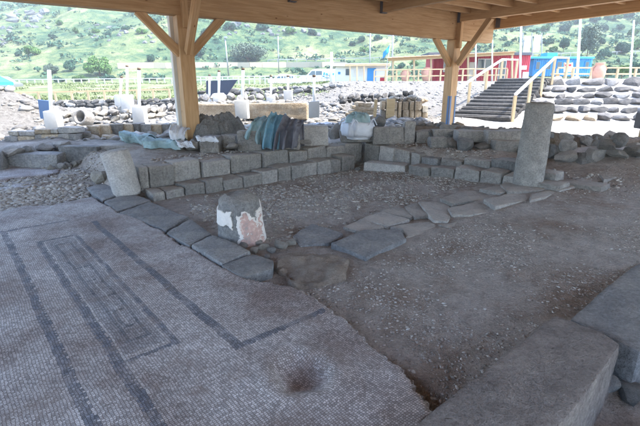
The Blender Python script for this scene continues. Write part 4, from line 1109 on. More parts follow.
# low mortared stubs of walls inside the excavation
drystone('pale rubble wall stub behind the spoil heap', 60, 122, 160, 117, 14.0, 14.6, 9, ['lime', 'rubble'], 2, 11, (5, 11))
drystone('pale rubble footing beside the dark screen', 190, 101, 280, 99, 19.6, 20.5, 5, ['lime', 'rubble'], 1, 12, (4, 9))
drystone('pale rubble footing between spoil heap and retaining wall', 62, 115, 175, 111, 18.5, 19.0, 6, ['lime', 'rubble'], 1, 14, (5, 10))
# stone trough mouth
p = PY(90, 127, 13.0)
me = lathe_me([(.16, 0), (.22, .0), (.24, .05), (.23, .34), (.19, .36), (.15, .33), (.14, .06)], 22, .01, 2, cap=True)
o = link('stone_mortar', me, M['rubble'], None, True); o.location = (p.x, p.y, p.z + .22); o.rotation_euler = (math.radians(72), 0, -.25)
tag(o, 'round hollowed stone lying on its side among the pale rubble', 'stone mortar')

# cut stone stack and slabs
def stone_stack():
    p = PY(405, 119, 16.2); t = thing('stone_stack', 'stack of tan cut stones set on edge on the bank', 'stone stack', p)
    sc = 16.2 / FPX; r = random.Random(3)
    x = 381.0; k = 0
    while x < 428:
        wd = r.uniform(4, 8.5); top = 101 + max(0, (x - 416) * .7); yb = 119
        for (ya, yc) in ((yb, (yb + top) / 2), ((yb + top) / 2, top)) if r.random() < .75 else ((yb, top),):
            a_ = PY(x, ya, 16.2); b_ = PY(x + wd, yc, 16.2)
            me = hewn_me(b_.x - a_.x - .015, .45, b_.z - a_.z - .01, 1000 + k, .014, .03, 1); me.materials.append(M[r.choice(['tan', 'tan', 'lime', 'tan'])]); k += 1
            put(t.location, 'cut_stone', me, None, t, ((a_.x + b_.x) / 2, 16.4 + r.uniform(-.05, .05), a_.z))
        x += wd
    for i in range(16):
        pp = PY(r.uniform(382, 428), r.uniform(98, 102), 16.4); rock('loose_piece', r.choice(['tan', 'lime', 'rubble']), pp, (r.uniform(.15, .4), .3, r.uniform(.1, .2)), t, t.location, seed=i + 60)
    pk = PY(390, 118, 15.8); put(t.location, 'plank', box_me((.30, .05, .68), .005), M['rail'], t, (pk.x, pk.y, pk.z + .34), (.12, 0, 0))
    pk = PY(375, 117, 15.8); put(t.location, 'stake', box_me((.11, .08, .62), .005), M['rail'], t, (pk.x, pk.y, pk.z + .31), (0, .05, 0))
    t2 = thing('stone_stack', 'low heap of tan flat slabs beside the cut stone stack', 'stone stack', PY(360, 115, 16))
    for i, (x0, x1, ya, yc) in enumerate([(349, 362, 114, 110), (358, 374, 115, 111), (351, 366, 110, 106), (362, 376, 111, 107), (356, 364, 106, 102), (365, 372, 107, 103), (346, 353, 117, 113)]):
        a_ = PY(x0, ya, 16); b_ = PY(x1, yc, 16)
        me = hewn_me(b_.x - a_.x, .45, b_.z - a_.z, 1040 + i, .02, .03, 1); me.materials.append(M['tan']); put(t2.location, 'slab', me, None, t2, ((a_.x + b_.x) / 2, 16.2, a_.z), (0, r.uniform(-.12, .12), r.uniform(-.3, .3)))
stone_stack()

# white poles in pale concrete footings
def pole(x, yt, yb, bx0, bx1, by0, by1, Y, label, lean=0.0, cap=True):
    g = PY((bx0 + bx1) / 2, by1, Y); sc = Y / FPX
    t = thing('footed_pole', label, 'pole', (g.x, g.y, g.z))
    wd = (bx1 - bx0) * sc; ht = (by1 - by0) * sc
    me = hewn_me(wd, wd * .95, ht, int(x), .012, .03, 1); me.materials.append(M['conc']); link('footing', me, None, t)
    top = PY(x, yt, Y); 
    foot = Vector((g.x + (x - (bx0 + bx1) / 2) * sc * .3, g.y, g.z + ht * .6))
    d = top - foot; me = cyl_me(.048, .048, d.length, 12); o = link('tube', me, M['white'], t, True)
    o.location = foot - t.location; o.rotation_euler = d.to_track_quat('Z', 'Y').to_euler()
    if cap:
        o2 = link('cap', cyl_me(.054, .054, .07, 12), M['bark'], t, True); o2.location = top - t.location; o2.rotation_euler = o.rotation_euler
for a_ in [(49, 70, 112, 49, 61.5, 111, 128, 12.6, 'leaning white pole in a concrete footing beside a blue sheet', 0, False), (121.5, 78, 98, 117, 124, 96, 110, 19.0, 'short white pole with brown top, smallest of three clustered poles'),
           (127, 67, 98, 124, 133.5, 96, 111, 18.5, 'tall white pole in a square footing, middle one of three clustered poles'), (139, 70, 108, 135.5, 147, 107, 123, 14.2, 'tall white pole in a tall footing in front of two others'),
           (209.5, 76, 102, 206, 213, 99, 105, 19.8, 'white pole standing before the dark screen'), (219, 72, 96, 214.5, 224, 94, 106, 17.6, 'white pole with footing at the right edge of the dark screen'),
           (243, 70, 102, 236.5, 248.5, 101, 118, 14.6, 'white pole rising from a wide footing by the rendered wall'), (271, 77, 99, 267, 275, 97, 104, 19.5, 'thin white pole behind the rendered wall'),
           (288, 77, 93, 284, 292.5, 91, 102, 18.0, 'white pole with squat footing below the parked van'), (314, 77, 104, 309, 319.5, 102, 117, 14.8, 'white pole in a footing at the end of the rendered wall')]:
    pole(*a_)
# blue sheet and dark screen
p = PY(47, 119, 12.9); t = thing('blue_sheet', 'blue board leaning against the white pole footing', 'board', p)
put(p, 'board', box_me((.34, .035, .56), .005), M['bluesteel'], t, (p.x, p.y, p.z + .27), (.15, .12, .1))
a_ = PY(206, 96, 21); sc = 21 / FPX
me = pyd('screen', [(0, 0, 0), (20 * sc, 0, .05), (31 * sc, 0, 15 * sc), (1.2 * sc, 0, 14 * sc), (0, .12, 0), (20 * sc, .12, .05), (31 * sc, .12, 15 * sc), (1.2 * sc, .12, 14 * sc)],
         [(0, 1, 2, 3), (7, 6, 5, 4), (0, 4, 5, 1), (1, 5, 6, 2), (2, 6, 7, 3), (3, 7, 4, 0)])
o = link('dark_screen', me, M['dblue']); o.location = a_; tag(o, 'dark slanted fabric screen standing behind white poles', 'screen')

# ------------------------------------------------------------------ terraces, steps and railings
TPX = [(121, 6.4, 548), (113, 6.2, 540), (105, 6.0, 533), (98.5, 5.4, 530), (92, 5.2, 527), (86.5, 8.8, 528)]
for i, (yb, hp, xs) in enumerate(TPX):
    Y = 16.5 + 1.1 * i; r = random.Random(40 + i); sc = Y / FPX
    lb_ = ['lowest', 'second', 'third', 'fourth', 'fifth', 'topmost'][i]
    t = thing('terrace_wall', lb_ + ' row of dark boulders stepping up the white gravel bank' if i < 5 else 'topmost row of large dark boulders edging the raised yard', 'wall', PY(600, yb, Y))
    x = xs + r.uniform(-3, 3)
    while x < 690:
        wd = r.uniform(9, 19) if i < 5 else r.uniform(13, 22); h_ = hp * r.uniform(.85, 1.1)
        p = PY(x + wd / 2, yb - h_ * .5, Y + r.uniform(-.05, .05))
        rock('boulder', r.choice(['terr', 'terr', 'terr', 'basalt', 'rubble'] if i else ['terr', 'rubble', 'tan']), (p.x, p.y + .15, p.z), (wd * sc * 1.04, .55, h_ * sc * 1.2), t, t.location, seed=r.random(), rz=r.uniform(-.1, .1), tilt=.1)
        x += wd + r.uniform(.2, 1.6)
# steps
SD = Vector((4.4, 6.0, 0)).normalized(); SNn = Vector((SD.y, -SD.x, 0)); s0 = Vector((6.3, 17.0, .48))
t = thing('steps', 'dark stone steps climbing the bank between timber handrails', 'steps', s0)
NS = 12
for k in range(NS):
    c = s0 + SD * (k * .60); z = .48 + (k + 1) * 1.62 / NS
    me = hewn_me(2.3, .72, .22, 1100 + k, .012, .03, 1); me.materials.append(M['sleeper'])
    o = link('step', me, None, t); o.location = Vector((c.x, c.y, z - .22)) - s0; o.rotation_euler = (0, 0, math.atan2(SNn.y, SNn.x))
    o2 = link('tread', hewn_me(2.2, .42, .03, 1130 + k, .006, .01, 0), M['terr'], t); o2.location = Vector((c.x + SD.x * .1, c.y + SD.y * .1, z + .001)) - s0; o2.rotation_euler = o.rotation_euler
def handrail(label, pts, hgt=.95, m='rail', ext=None):
    t = thing('handrail', label, 'handrail', pts[0]); L = Vector(pts[0])
    P = [Vector(p) for p in pts]
    for p in P: bar('post', p - Vector((0, 0, .25)), p + Vector((0, 0, hgt)), .10, .10, M['rail'], t, L, .004)
    for a_, b_ in zip(P[:-1], P[1:]):
        up = Vector((0, 0, hgt + .045)); bar('rail', a_ + up, b_ + up, .10, .07, M['white' if m == 'white' else 'rail'], t, L, .004)
        if m == 'rail2': bar('lower_rail', a_ + up * .5, b_ + up * .5, .06, .08, M['rail'], t, L, .004)
    return t
for s, lb_ in ((-1, 'sloping pale handrail on the cabin side of the dark steps'), (1, 'sloping pale handrail on the boulder-terrace side of the dark steps')):
    b0 = s0 + SNn * s * 1.22
    pts_ = [Vector((b0.x + SD.x * d, b0.y + SD.y * d, .48 + d / (NS * .6) * 1.62)) for d in (-.3, 2.1, 4.5, 7.0)]
    pts_.append(pts_[-1] + Vector((1.3, 1.2, .05)))
    handrail(lb_, pts_, .98, 'white')
# yard edge railing beyond
handrail('timber railing along the yard edge before the cabins', [PY(x, 83 - (x - 372) * .012, 30.5) for x in range(374, 515, 11)], .80, 'rail2')
handrail('timber railing on top of the boulder terraces beyond the jar', [PY(x, 80, 25.5) for x in (556, 572, 590, 616, 634, 652)], .62, 'rail2')
# kerb board at the yard edge
a_ = PY(372, 84.5, 30.2); b_ = PY(470, 82.8, 30.2)
tt = bar('yard_kerb', a_, b_, .2, .22, M['steel'], None); tag(tt, 'blue-grey kerb under the timber railing of the yard', 'kerb')

# terracotta jars
def jar(px, yb, Y, s, label, group=None):
    p = PY(px, yb, Y); t = thing('jar', label, 'jar', p, 0, group)
    prof = [(.13, 0), (.2, .05), (.30, .22), (.34, .40), (.31, .56), (.22, .66), (.20, .70), (.24, .74), (.25, .78), (.2, .78), (.17, .68)]
    me = lathe_me([(r_ * s * .84, z * s * 1.12) for r_, z in prof], 26, .004, 1, cap=False); link('body', me, M['terra'], t, True)
    for sx in (-1, 1):
        bm = bmesh.new()
        pa = [Vector((sx * s * .84 * (.20 + .12 * math.sin(u * math.pi)), 0, s * 1.12 * (.70 - .26 * u))) + Vector((sx * s * .09 * u, 0, 0)) for u in [i / 6 for i in range(7)]]
        for q_, r_ in zip(pa[:-1], pa[1:]):
            d = r_ - q_; box_bm(bm, (q_ + r_) / 2, (d.length * 1.2, .05 * s, .05 * s), d.to_track_quat('X', 'Z').to_matrix())
        link('handle', bm_to(bm), M['terra'], t)
jar(597, 82.5, 23.2, 1.12, 'large terracotta jar standing on the topmost boulder row')
jar(405, 83, 33, 1.1, 'terracotta jar behind the yard railing, beside the blue flag', None)
jar(426, 83, 33, 1.25, 'wide terracotta jar behind the yard railing, beside the red cabin', None)

# ------------------------------------------------------------------ cabins
def fbox(parent, name, x0, x1, yt, yb, Y, dep, m, label=None, bev=.01):
    a_ = PY(x0, yb, Y); b_ = PY(x1, yt, Y)
    me = box_me((b_.x - a_.x, dep, b_.z - a_.z), bev); o = put(parent.location, name, me, M[m], parent, ((a_.x + b_.x) / 2, Y + dep / 2, (a_.z + b_.z) / 2))
    if label: o['label'] = label
    return o
def window(parent, name, x0, x1, yt, yb, Y, frame='white', mull=1, pane='glass'):
    f = fbox(parent, name, x0, x1, yt, yb, Y - .05, .05, frame, bev=.004)
    a_ = PY(x0, yb, Y); b_ = PY(x1, yt, Y); wd = b_.x - a_.x; hh = b_.z - a_.z; n = mull
    for k in range(n):
        o = link('pane', box_me((wd / n - .10, .02, hh - .14), .002), M[pane], f); o.location = (-wd / 2 + wd / n * (k + .5), -.03, 0)
    return f
Yr = 36.0
rc = thing('red_cabin', 'red sheet-metal cabin with white windows behind the timber porch', 'cabin', PY(480, 82.5, Yr))
fbox(rc, 'wall', 432, 531, 55, 83, Yr, 2.6, 'redw')
fbox(rc, 'roof', 429, 532.5, 52.2, 55, Yr - .2, 3.0, 'roofdark')
window(rc, 'window', 477, 493, 58.5, 70, Yr, 'white', 2); window(rc, 'window', 497, 507, 60, 82, Yr, 'white', 1); window(rc, 'window', 443, 460, 58, 72, Yr, 'white', 1, 'cream')
o = fbox(rc, 'notice', 520, 527, 65.5, 69.5, Yr - .06, .05, 'white'); o = fbox(rc, 'poster', 522, 529, 72, 80, Yr - .06, .05, 'white'); fbox(rc, 'door', 468, 475, 62, 82, Yr - .06, .06, 'cream')
d_ = PY(448, 65, Yr - .08); put(rc.location, 'emblem', cyl_me(.26, .26, .02, 20), M['blue'], rc, d_, (math.pi / 2, 0, 0)); d_ = PY(455, 65, Yr - .08); put(rc.location, 'emblem', cyl_me(.22, .22, .02, 20), M['blue'], rc, d_, (math.pi / 2, 0, 0))
po = thing('timber_porch', 'pine porch with sloping boarded roof in front of the red cabin', 'porch', PY(430, 83, 33))
for x in (393, 414, 431, 468, 492, 512): bar('post', PY(x, 83, 33), PY(x, 57.5 - (x - 393) * .045, 33), .13, .13, M['rail'], po, po.location, .004)
bar('front_beam', PY(388, 59.5, 32.9), PY(514, 53.2, 32.9), .14, .22, M['rail'], po, po.location, .004)
bar('rear_beam', PY(388, 58.5, 35.3), PY(514, 53.0, 35.3), .14, .2, M['rail'], po, po.location, .004)
for k in range(22):
    x = 389 + k * 5.9; bar('roof_board', PY(x, 57.9 - (x - 389) * .05, 32.4), PY(x + .3, 57.4 - (x - 389) * .047, 35.8), .40, .05, M['deck'], po, po.location, .003)
wc = thing('white_cabin', 'white flat-roofed cabin with blue door behind the parked van', 'cabin', PY(360, 84, 43))
fbox(wc, 'wall', 336, 388, 66, 84, 43, 3, 'white'); fbox(wc, 'roof', 333, 391, 63.2, 66, 42.4, 4, 'cream')
fbox(wc, 'door', 367, 376, 68, 83, 42.93, .06, 'blue'); window(wc, 'window', 337.5, 341, 71, 75, 43, 'white', 1, 'blue'); window(wc, 'window', 345, 350, 68, 76, 43, 'white', 1); window(wc, 'window', 353, 364, 69, 76, 43, 'white', 2, 'cream')
for x in (350, 357, 364, 386): bar('porch_post', PY(x, 84, 41), PY(x, 65.5, 41), .12, .12, M['rail'], wc, wc.location)
bar('porch_beam', PY(345, 65, 41), PY(390, 64.6, 41), .14, .2, M['rail'], wc, wc.location)
t = thing('cool_box', 'small red cool box standing beside the white cabin', 'cool box', PY(382, 83.5, 34)); put(t.location, 'body', box_me((.32, .35, .42), .03), M['red'], t, t.location + Vector((0, 0, .22))); put(t.location, 'lid', box_me((.34, .37, .10), .02), M['white'], t, t.location + Vector((0, 0, .49)))
# blue shed on the right
bc = thing('blue_shed', 'long blue sheet-metal shed with dark openings and a roof unit', 'shed', PY(562, 76, 40))
fbox(bc, 'wall', 532, 593, 58.5, 76, 40, 3, 'bluew'); fbox(bc, 'roof', 530, 595, 56.5, 58.5, 39.7, 3.6, 'lblue'); fbox(bc, 'roof_unit', 547, 558, 52.5, 56.5, 40.5, 1.2, 'lblue')
for x0, x1 in ((535, 541), (545, 552), (556, 563), (574, 581), (584, 590)): window(bc, 'window', x0, x1, 61, 70, 40, 'blue', 1)
fbox(bc, 'door', 565, 572, 60, 76, 39.94, .06, 'blue')
# sign on posts and a little bench
sg = thing('signboard', 'white notice board on two pine posts at the head of the steps', 'sign', PY(568, 80, 26))
for x in (564.5, 572): bar('post', PY(x, 81, 26), PY(x, 62.5, 26), .08, .08, M['rail'], sg, sg.location)
fbox(sg, 'board', 564, 572.5, 63, 72, 25.92, .05, 'white'); fbox(sg, 'printed_band', 565, 571.5, 64, 66, 25.90, .015, 'red', bev=.002)
bn = thing('wooden_bench', 'small yellow wooden bench at the head of the steps', 'bench', PY(555, 81, 25.5))
a_ = PY(552, 74, 25.5); b_ = PY(559.5, 74, 25.5); bar('seat', a_, b_, .35, .06, M['rail'], bn, bn.location)
for x in (553, 558.5): bar('leg', PY(x, 81, 25.5), PY(x, 74.6, 25.5), .08, .08, M['rail'], bn, bn.location)
# white panels behind
pn = thing('hoarding', 'pair of tall white panels on posts behind the red cabin', 'hoarding', PY(532, 66, 50))
fbox(pn, 'panel', 523, 531.5, 36, 52, 50, .08, 'white'); fbox(pn, 'panel', 532.5, 541.5, 35, 52, 50, .08, 'white')
for x in (523, 532, 541.8): bar('post', PY(x, 76, 50.15), PY(x, 33, 50.15), .09, .09, M['steel'], pn, pn.location)
# poles
def lamp_pole(x0, yb, x1, yt, Y, r, m, label, arm=False, lantern=False):
    a_ = PY(x0, yb, Y); b_ = PY(x1, yt, Y); a_.z = min(a_.z, h1(a_.x, a_.y)) - .1; t = thing('pole', label, 'pole', a_); d = b_ - a_
    o = link('shaft', cyl_me(r, r * .75, d.length, 12), M[m], t, True); o.rotation_euler = d.to_track_quat('Z', 'Y').to_euler()
    if arm: bar('crossarm', b_ + Vector((-.7, 0, -.3)), b_ + Vector((.7, 0, -.3)), .1, .1, M[m], t, a_)
    if lantern: put(a_, 'lantern', hewn_me(.5, .3, .28, 3, .0, .05, 0), M['steel'], t, b_ + Vector((.1, 0, -.05)))
lamp_pole(520, 84, 521.5, 8, 30, .075, 'white', 'tall white pole in front of the red cabin end')
lamp_pole(577, 82, 581, 10, 29, .085, 'white', 'tall white leaning pole beside the notice board')
lamp_pole(631, 76, 634, 20, 34, .075, 'white', 'white pole behind the jar and terrace railing')
lamp_pole(475.5, 83, 476, 40, 32, .06, 'white', 'thin white pole before the red cabin windows')
lamp_pole(492, 83, 492.5, 40, 31.8, .05, 'white', 'thinnest white pole before the red cabin door')
lamp_pole(331, 84, 331.5, 52, 38, .12, 'white', 'stout white pole at the back of the van')
lamp_pole(392.5, 64, 393, 33, 62, .12, 'steel', 'grey utility pole on the hill foot above the flag', True)
lamp_pole(370, 64, 370.3, 33, 70, .10, 'steel', 'thin grey utility pole above the white cabin', True)
lamp_pole(278.5, 62, 278, 36, 76, .10, 'steel', 'thin grey utility pole right of the big dome-shaped tree', True)
lamp_pole(228, 62, 225, 38, 72, .12, 'steel', 'grey lamp post leaning beside the big dome-shaped tree', False, True)
# flag
fp = thing('flag', 'blue flag hanging from a slim pole at the white cabin', 'flag', PY(384, 84, 34))
o = link('pole', cyl_me(.03, .025, 2.9, 8), M['white'], fp, True); o.rotation_euler = (0, .12, 0)
v = []; f = []
for i in range(9):
    for j in range(7):
        u, q_ = i / 8, j / 6; v.append((.33 - u * .50, .05 * math.sin(u * 7 + q_ * 2) - .05, 2.82 - q_ * .45 - u * .55))
for i in range(8):
    for j in range(6): a_ = i * 7 + j; f.append((a_, a_ + 7, a_ + 8, a_ + 1))
o = link('cloth', pyd('cloth', v, f), M['blue'], fp, True); md = o.modifiers.new('s', 'SOLIDIFY'); md.thickness = .02

# ------------------------------------------------------------------ vehicles
def vehicle(name, label, cat, px, yb, Y, ln, prof, body, wins, wheels, flip=False, extra=None):
    p = PY(px, yb, Y); t = thing(name, label, cat, p, math.pi if flip else 0)
    wd = 1.8; bm = bmesh.new()
    va = [bm.verts.new((x, -wd / 2, z)) for x, z in prof]; fa = bm.faces.new(va)
    r = bmesh.ops.extrude_face_region(bm, geom=[fa]); 
    for g in r['geom']:
        if isinstance(g, bmesh.types.BMVert): g.co.y = wd / 2; g.co.y *= 1
    for v_ in bm.verts:
        if v_.co.z > 1.0: v_.co.y *= .90
    bmesh.ops.recalc_face_normals(bm, faces=bm.faces[:]); bmesh.ops.bevel(bm, geom=bm.edges[:], offset=.06, segments=2, affect='EDGES')
    link('body', crisp(bm_to(bm), 25), M[body], t)
    for (x0, x1, z0, z1, sk) in wins:
        for s in (-1, 1):
            v = [(x0, 0, z0), (x1, 0, z0), (x1 - sk * .0, 0, z1), (x0 + sk, 0, z1)]
            v = [(a_, s * (wd / 2 * (.955 if z > 1.0 else 1.0) + .012 - (.035 if z > z0 else 0)), z) for a_, _, z in v]; v2 = [(a_, b_ - s * .06, c_) for a_, b_, c_ in v]
            me = pyd('w', v + v2, [(0, 1, 2, 3), (7, 6, 5, 4), (0, 4, 5, 1), (1, 5, 6, 2), (2, 6, 7, 3), (3, 7, 4, 0)]); link('window', me, M['glass'], t)
    for x in wheels:
        for s in (-1, 1):
            w_ = link('wheel', cyl_me(.34, .34, .22, 20), M['tyre'], t, True); w_.rotation_euler = (s * math.pi / 2, 0, 0); w_.location = (x, s * (wd / 2 - .2), .34)
            h_ = link('rim', cyl_me(.2, .18, .03, 14), M['steel'], w_); h_.location = (0, 0, .0 if s > 0 else .0); h_.location.z = .222 if False else -.0
            h_.location = (0, 0, .205)
    if extra: extra(t, wd)
    return t
def van_extra(t, wd):
    for s in (-1, 1):
        for k, (x, z, a_, b_) in enumerate([(.75, 1.25, .22, .55), (1.1, 1.3, .3, .2), (1.5, 1.2, .18, .5), (1.85, 1.3, .28, .26), (2.2, 1.25, .14, .55), (1.4, .85, 1.7, .08)]):
            o = link('lettering', box_me((a_, .012, b_), .002), M['lblue'], t); o.location = (x, s * (wd / 2 * .958 + .008), z); o.rotation_euler = (0, .2, 0)
vehicle('van', 'white van with light-blue lettering parked before the white cabin', 'van', 318, 85, 56, 5, [(-2.4, .35), (2.45, .35), (2.5, 1.0), (2.42, 1.75), (2.2, 1.92), (-.3, 1.92), (-.75, 1.8), (-1.45, 1.12), (-2.3, .95), (-2.45, .6)],
        'white', [(-1.25, -.35, 1.14, 1.68, .5), (-.25, .5, 1.14, 1.68, 0)], (-1.5, 1.5), False, van_extra)
vehicle('car', 'pale low car parked beside the white van', 'car', 285, 86.2, 54, 4, [(-2.0, .3), (2.0, .3), (2.05, .75), (1.5, .85), (.9, 1.35), (-.6, 1.38), (-1.2, .9), (-2.0, .78)], 'cream', [(-.95, -.1, .9, 1.26, .35), (0, 1.05, .9, 1.26, 0)], (-1.25, 1.25))
vehicle('car', 'grey car parked by the turquoise canopy at the field edge', 'car', -4, 92, 40, 4, [(-2.0, .3), (2.0, .3), (2.05, .75), (1.5, .85), (.9, 1.35), (-.6, 1.38), (-1.2, .9), (-2.0, .78)], 'steel', [(-.95, -.1, .9, 1.26, .35), (0, 1.05, .9, 1.26, 0)], (-1.25, 1.25))
# turquoise canopy
cp = thing('canopy_tent', 'turquoise canopy tent at the edge of the field', 'tent', PY(-8, 85, 36))
bm = bmesh.new(); bmesh.ops.create_cone(bm, cap_ends=True, segments=4, radius1=1.5, radius2=.12, depth=.8); bmesh.ops.rotate(bm, verts=bm.verts, cent=(0, 0, 0), matrix=Matrix.Rotation(math.pi / 4, 3, 'Z'))
o = link('canopy', bm_to(bm), M['turq'], cp); o.location = (0, 0, .62)
o = link('valance', box_me((2.1, 2.1, .22)), M['turq'], cp); o.location = (0, 0, .12)
for sx in (-1, 1):
    for sy in (-1, 1): o = link('leg', cyl_me(.03, .03, 1.3, 8), M['white'], cp); o.location = (sx * .98, sy * .98, -1.25)

# ------------------------------------------------------------------ far fences, road and guard rail
rw = thing('retaining_wall', 'long cream retaining wall along the hill foot behind the poles', 'wall', ray_hill(118, 69))
rp_ = [ray_hill(x, 68.5 - (x - 118) * .006) for x in range(118, 350, 12)]
for q_, r_ in zip(rp_[:-1], rp_[1:]): bar('wall_panel', q_ + Vector((0, 0, .25)), r_ + Vector((0, 0, .25)), .3, 1.3, M['tanwall'], rw, rw.location, .0)
def fence(label, x0, x1, y0, y1, Y0, Y1, n, hgt, rails=2, m='white', cat='fence'):
    a_ = PY(x0, y0, Y0); b_ = PY(x1, y1, Y1); t = thing('rail_fence', label, cat, a_)
    ps_ = []
    for k in range(n):
        p = a_.lerp(b_, k / (n - 1)) if Y0 < 50 else ray_hill(x0 + (x1 - x0) * k / (n - 1), y0 + (y1 - y0) * k / (n - 1), 52.); ps_.append(p); bar('post', p - Vector((0, 0, .9)), p + Vector((0, 0, hgt)), .10, .10, M[m], t, a_, .0)
    for k in range(rails):
        z = Vector((0, 0, hgt * (1 - .45 * k) - .03))
        if Y0 < 50: bar('rail', a_ + z, b_ + z, .06, .09, M[m], t, a_, .0)
        else:
            for q_, r_ in zip(ps_[:-1], ps_[1:]): bar('rail', q_ + z, r_ + z, .06, .12, M[m], t, a_, .0)
fence('white post-and-rail fence across the field behind the excavation', 190, 332, 83, 81, 44, 46, 28, .6, 2, 'conc')
fence('low white rail fence along the grassy field edge', -20, 172, 84, 82, 48, 50, 26, .45, 1, 'conc')
fence('grey guard rail beside the road at the hill foot', 268, 470, 62.5, 58.5, 70, 76, 22, .5, 1, 'steel', 'guard rail')
fence('grey guard rail below the bushy slope behind the blue shed', 505, 700, 58, 53, 70, 70, 22, .6, 1, 'steel', 'guard rail')
fence('string of slim rusty stakes along the field wall', -10, 170, 103, 99, 24.2, 24.8, 12, .55, 1, 'rail')

# ------------------------------------------------------------------ vegetation
def leaf_cloud(n, rx, ry, rz, size, seed, clumps=14, hollow=.25, dome=True):
    g = np.random.default_rng(seed)
    cc = g.normal(size=(clumps, 3)); cc /= np.linalg.norm(cc, axis=1)[:, None]; cc *= (g.uniform(.25, .86, clumps) ** .6)[:, None]
    if dome: cc[:, 2] = np.abs(cc[:, 2]) * .9 - .15
    cr = g.uniform(.22, .42, clumps)
    k = g.integers(0, clumps, n)
    d = g.normal(size=(n, 3)); d /= np.linalg.norm(d, axis=1)[:, None]
    p = cc[k] + d * (cr[k] * g.uniform(.45, 1, n) ** .5)[:, None]
    p = p * np.array([rx, ry, rz])
    nn = d + .8 * g.normal(size=(n, 3)); nn /= np.linalg.norm(nn, axis=1)[:, None]
    u = np.cross(nn, g.normal(size=(n, 3))); u /= np.linalg.norm(u, axis=1)[:, None]; v = np.cross(nn, u)
    s = size * g.uniform(.6, 1.3, n)[:, None]
    q = np.stack([p - u * s, p + v * s * .5, p + u * s, p - v * s * .5], 1)
    return q
def quads_me(name, q):
    n = len(q); me = bpy.data.meshes.new(name); me.vertices.add(n * 4); me.vertices.foreach_set('co', q.reshape(-1)); me.loops.add(n * 4)
    me.loops.foreach_set('vertex_index', np.arange(n * 4, dtype=np.int32)); me.polygons.add(n); me.polygons.foreach_set('loop_start', (np.arange(n) * 4).astype(np.int32)); me.update(calc_edges=True); return me
def shrub(name, cat, label, px, py, wpx, hpx, m, seed, group=None, trunk=0.15, dens=1.0, Y=None):
    p = ray_hill(px, py) if Y is None else PY(px, py, Y)
    sc = p.y / FPX; rx = wpx / 2 * sc; hh = hpx * sc
    t = thing(name, label, cat, p, seed * 1.3, group)
    tk = trunk * hh; rz = (hh - tk) * .62
    n = int(min(5200, 260 + 62 * wpx * hpx * .55) * dens)
    q = leaf_cloud(n, rx * .92, rx * .85, rz, max(.10, .42 * sc * 2.2), seed, int(8 + wpx * .7))
    q[..., 2] += tk + rz * .42
    link('crown', quads_me('crown', q), M[m], t)
    v = []
    me = lathe_me([(.10 * max(.4, rx * .5), -.4), (.07 * max(.4, rx * .5), tk + rz * .3), (.03, tk + rz * .8)], 8, .0)
    o = link('trunk', me, M['bark'], t, True)
    for k in range(4):
        a_ = seed + k * 1.6; b_ = Vector((math.cos(a_) * rx * .5, math.sin(a_) * rx * .5, tk + rz * .7))
        bar('limb', (0, 0, tk * .8), b_, .05 * max(.5, rx * .4), .05 * max(.5, rx * .4), M['bark'], t)
big = [(100, 76, 29, 22, 'leaf', 'large rounded light-green bush at the foot of the grassy hill'), (248, 62, 40, 23, 'leafg', 'broad dome-shaped tree above the cream retaining wall'),
       (199, 57, 15, 16, 'leafd', 'dark round bush seen beside the near timber post'), (584, 73, 24, 52, 'leafg', 'tall grey-green tree behind the white leaning pole'),
       (563, 53, 10, 14, 'leafd', 'small round-headed tree above the blue shed'), (52, 74, 14, 11, 'leafg', 'grey-green bush just above the leaning white pole'), (71, 71, 13, 12, 'leafd', 'dark bush between the grey-green bush and the large rounded bush')]
for k, (x, y, wp, hp, m, lb_) in enumerate(big): shrub('tree' if hp > 20 or k == 4 else 'bush', 'tree' if hp > 20 or k == 4 else 'bush', lb_, x, y, wp, hp, m, 50 + k, trunk=.3 if k in (3, 4) else .1)
small = [(33, 55, 16, 10), (19, 56, 8, 5), (53, 39, 8, 5), (76, 34, 6, 6), (152, 62, 9, 8), (361, 42, 9, 6), (364, 52, 9, 5), (352, 46, 7, 5), (378, 40, 8, 6), (414, 66, 9, 5), (402, 68, 8, 5), (565, 32, 11, 8), (545, 31, 9, 7), (604, 31, 10, 7),
         (620, 30, 8, 6), (632, 36, 10, 8), (555, 22, 9, 7), (575, 24, 8, 6), (612, 20, 14, 8), (628, 18, 12, 8), (595, 22, 10, 6), (638, 24, 10, 8), (621, 54, 15, 13), (604, 58, 13, 10), (638, 50, 12, 12), (600, 45, 9, 7), (548, 44, 9, 6), (553, 52, 8, 6),
         (230, 30, 12, 8), (262, 30, 14, 8), (290, 34, 12, 7), (312, 36, 10, 7), (60, 82, 10, 5), (80, 81, 14, 6), (110, 80, 12, 6), (150, 80, 12, 5), (95, 33, 8, 5), (108, 36, 7, 5), (126, 30, 9, 5), (142, 34, 10, 6), (155, 24, 9, 6), (12, 40, 9, 6), (60, 25, 8, 5), (205, 35, 9, 7), (215, 26, 9, 6)]
for k, (x, y, wp, hp) in enumerate(small): 
    zone = ('spur above the excavation field', 'slope above the dome-shaped tree and white cabin', 'steep slope behind the blue shed')[0 if x < 180 else 1 if x < 500 else 2]
    shrub('bush', 'bush', ('dark' if k % 3 else 'light green') + (' wide' if wp >= 12 else ' small') + ' bush on the grassy ' + zone, x, y, wp, hp, 'leafd' if k % 3 else 'leaf', 100 + k, 'bushes on the ' + zone, .06)
for k, (x, y, wp, hp) in enumerate([(607, 76, 18, 12), (622, 75, 16, 11), (636, 74, 16, 13), (595, 74, 12, 8), (650, 74, 16, 14)]):
    shrub('bush', 'bush', 'dense green bush behind the terrace railing and jar', x, y, wp, hp, 'leaf' if k % 2 else 'leafd', 160 + k, 'bushes behind the terrace railing', .06, Y=44)
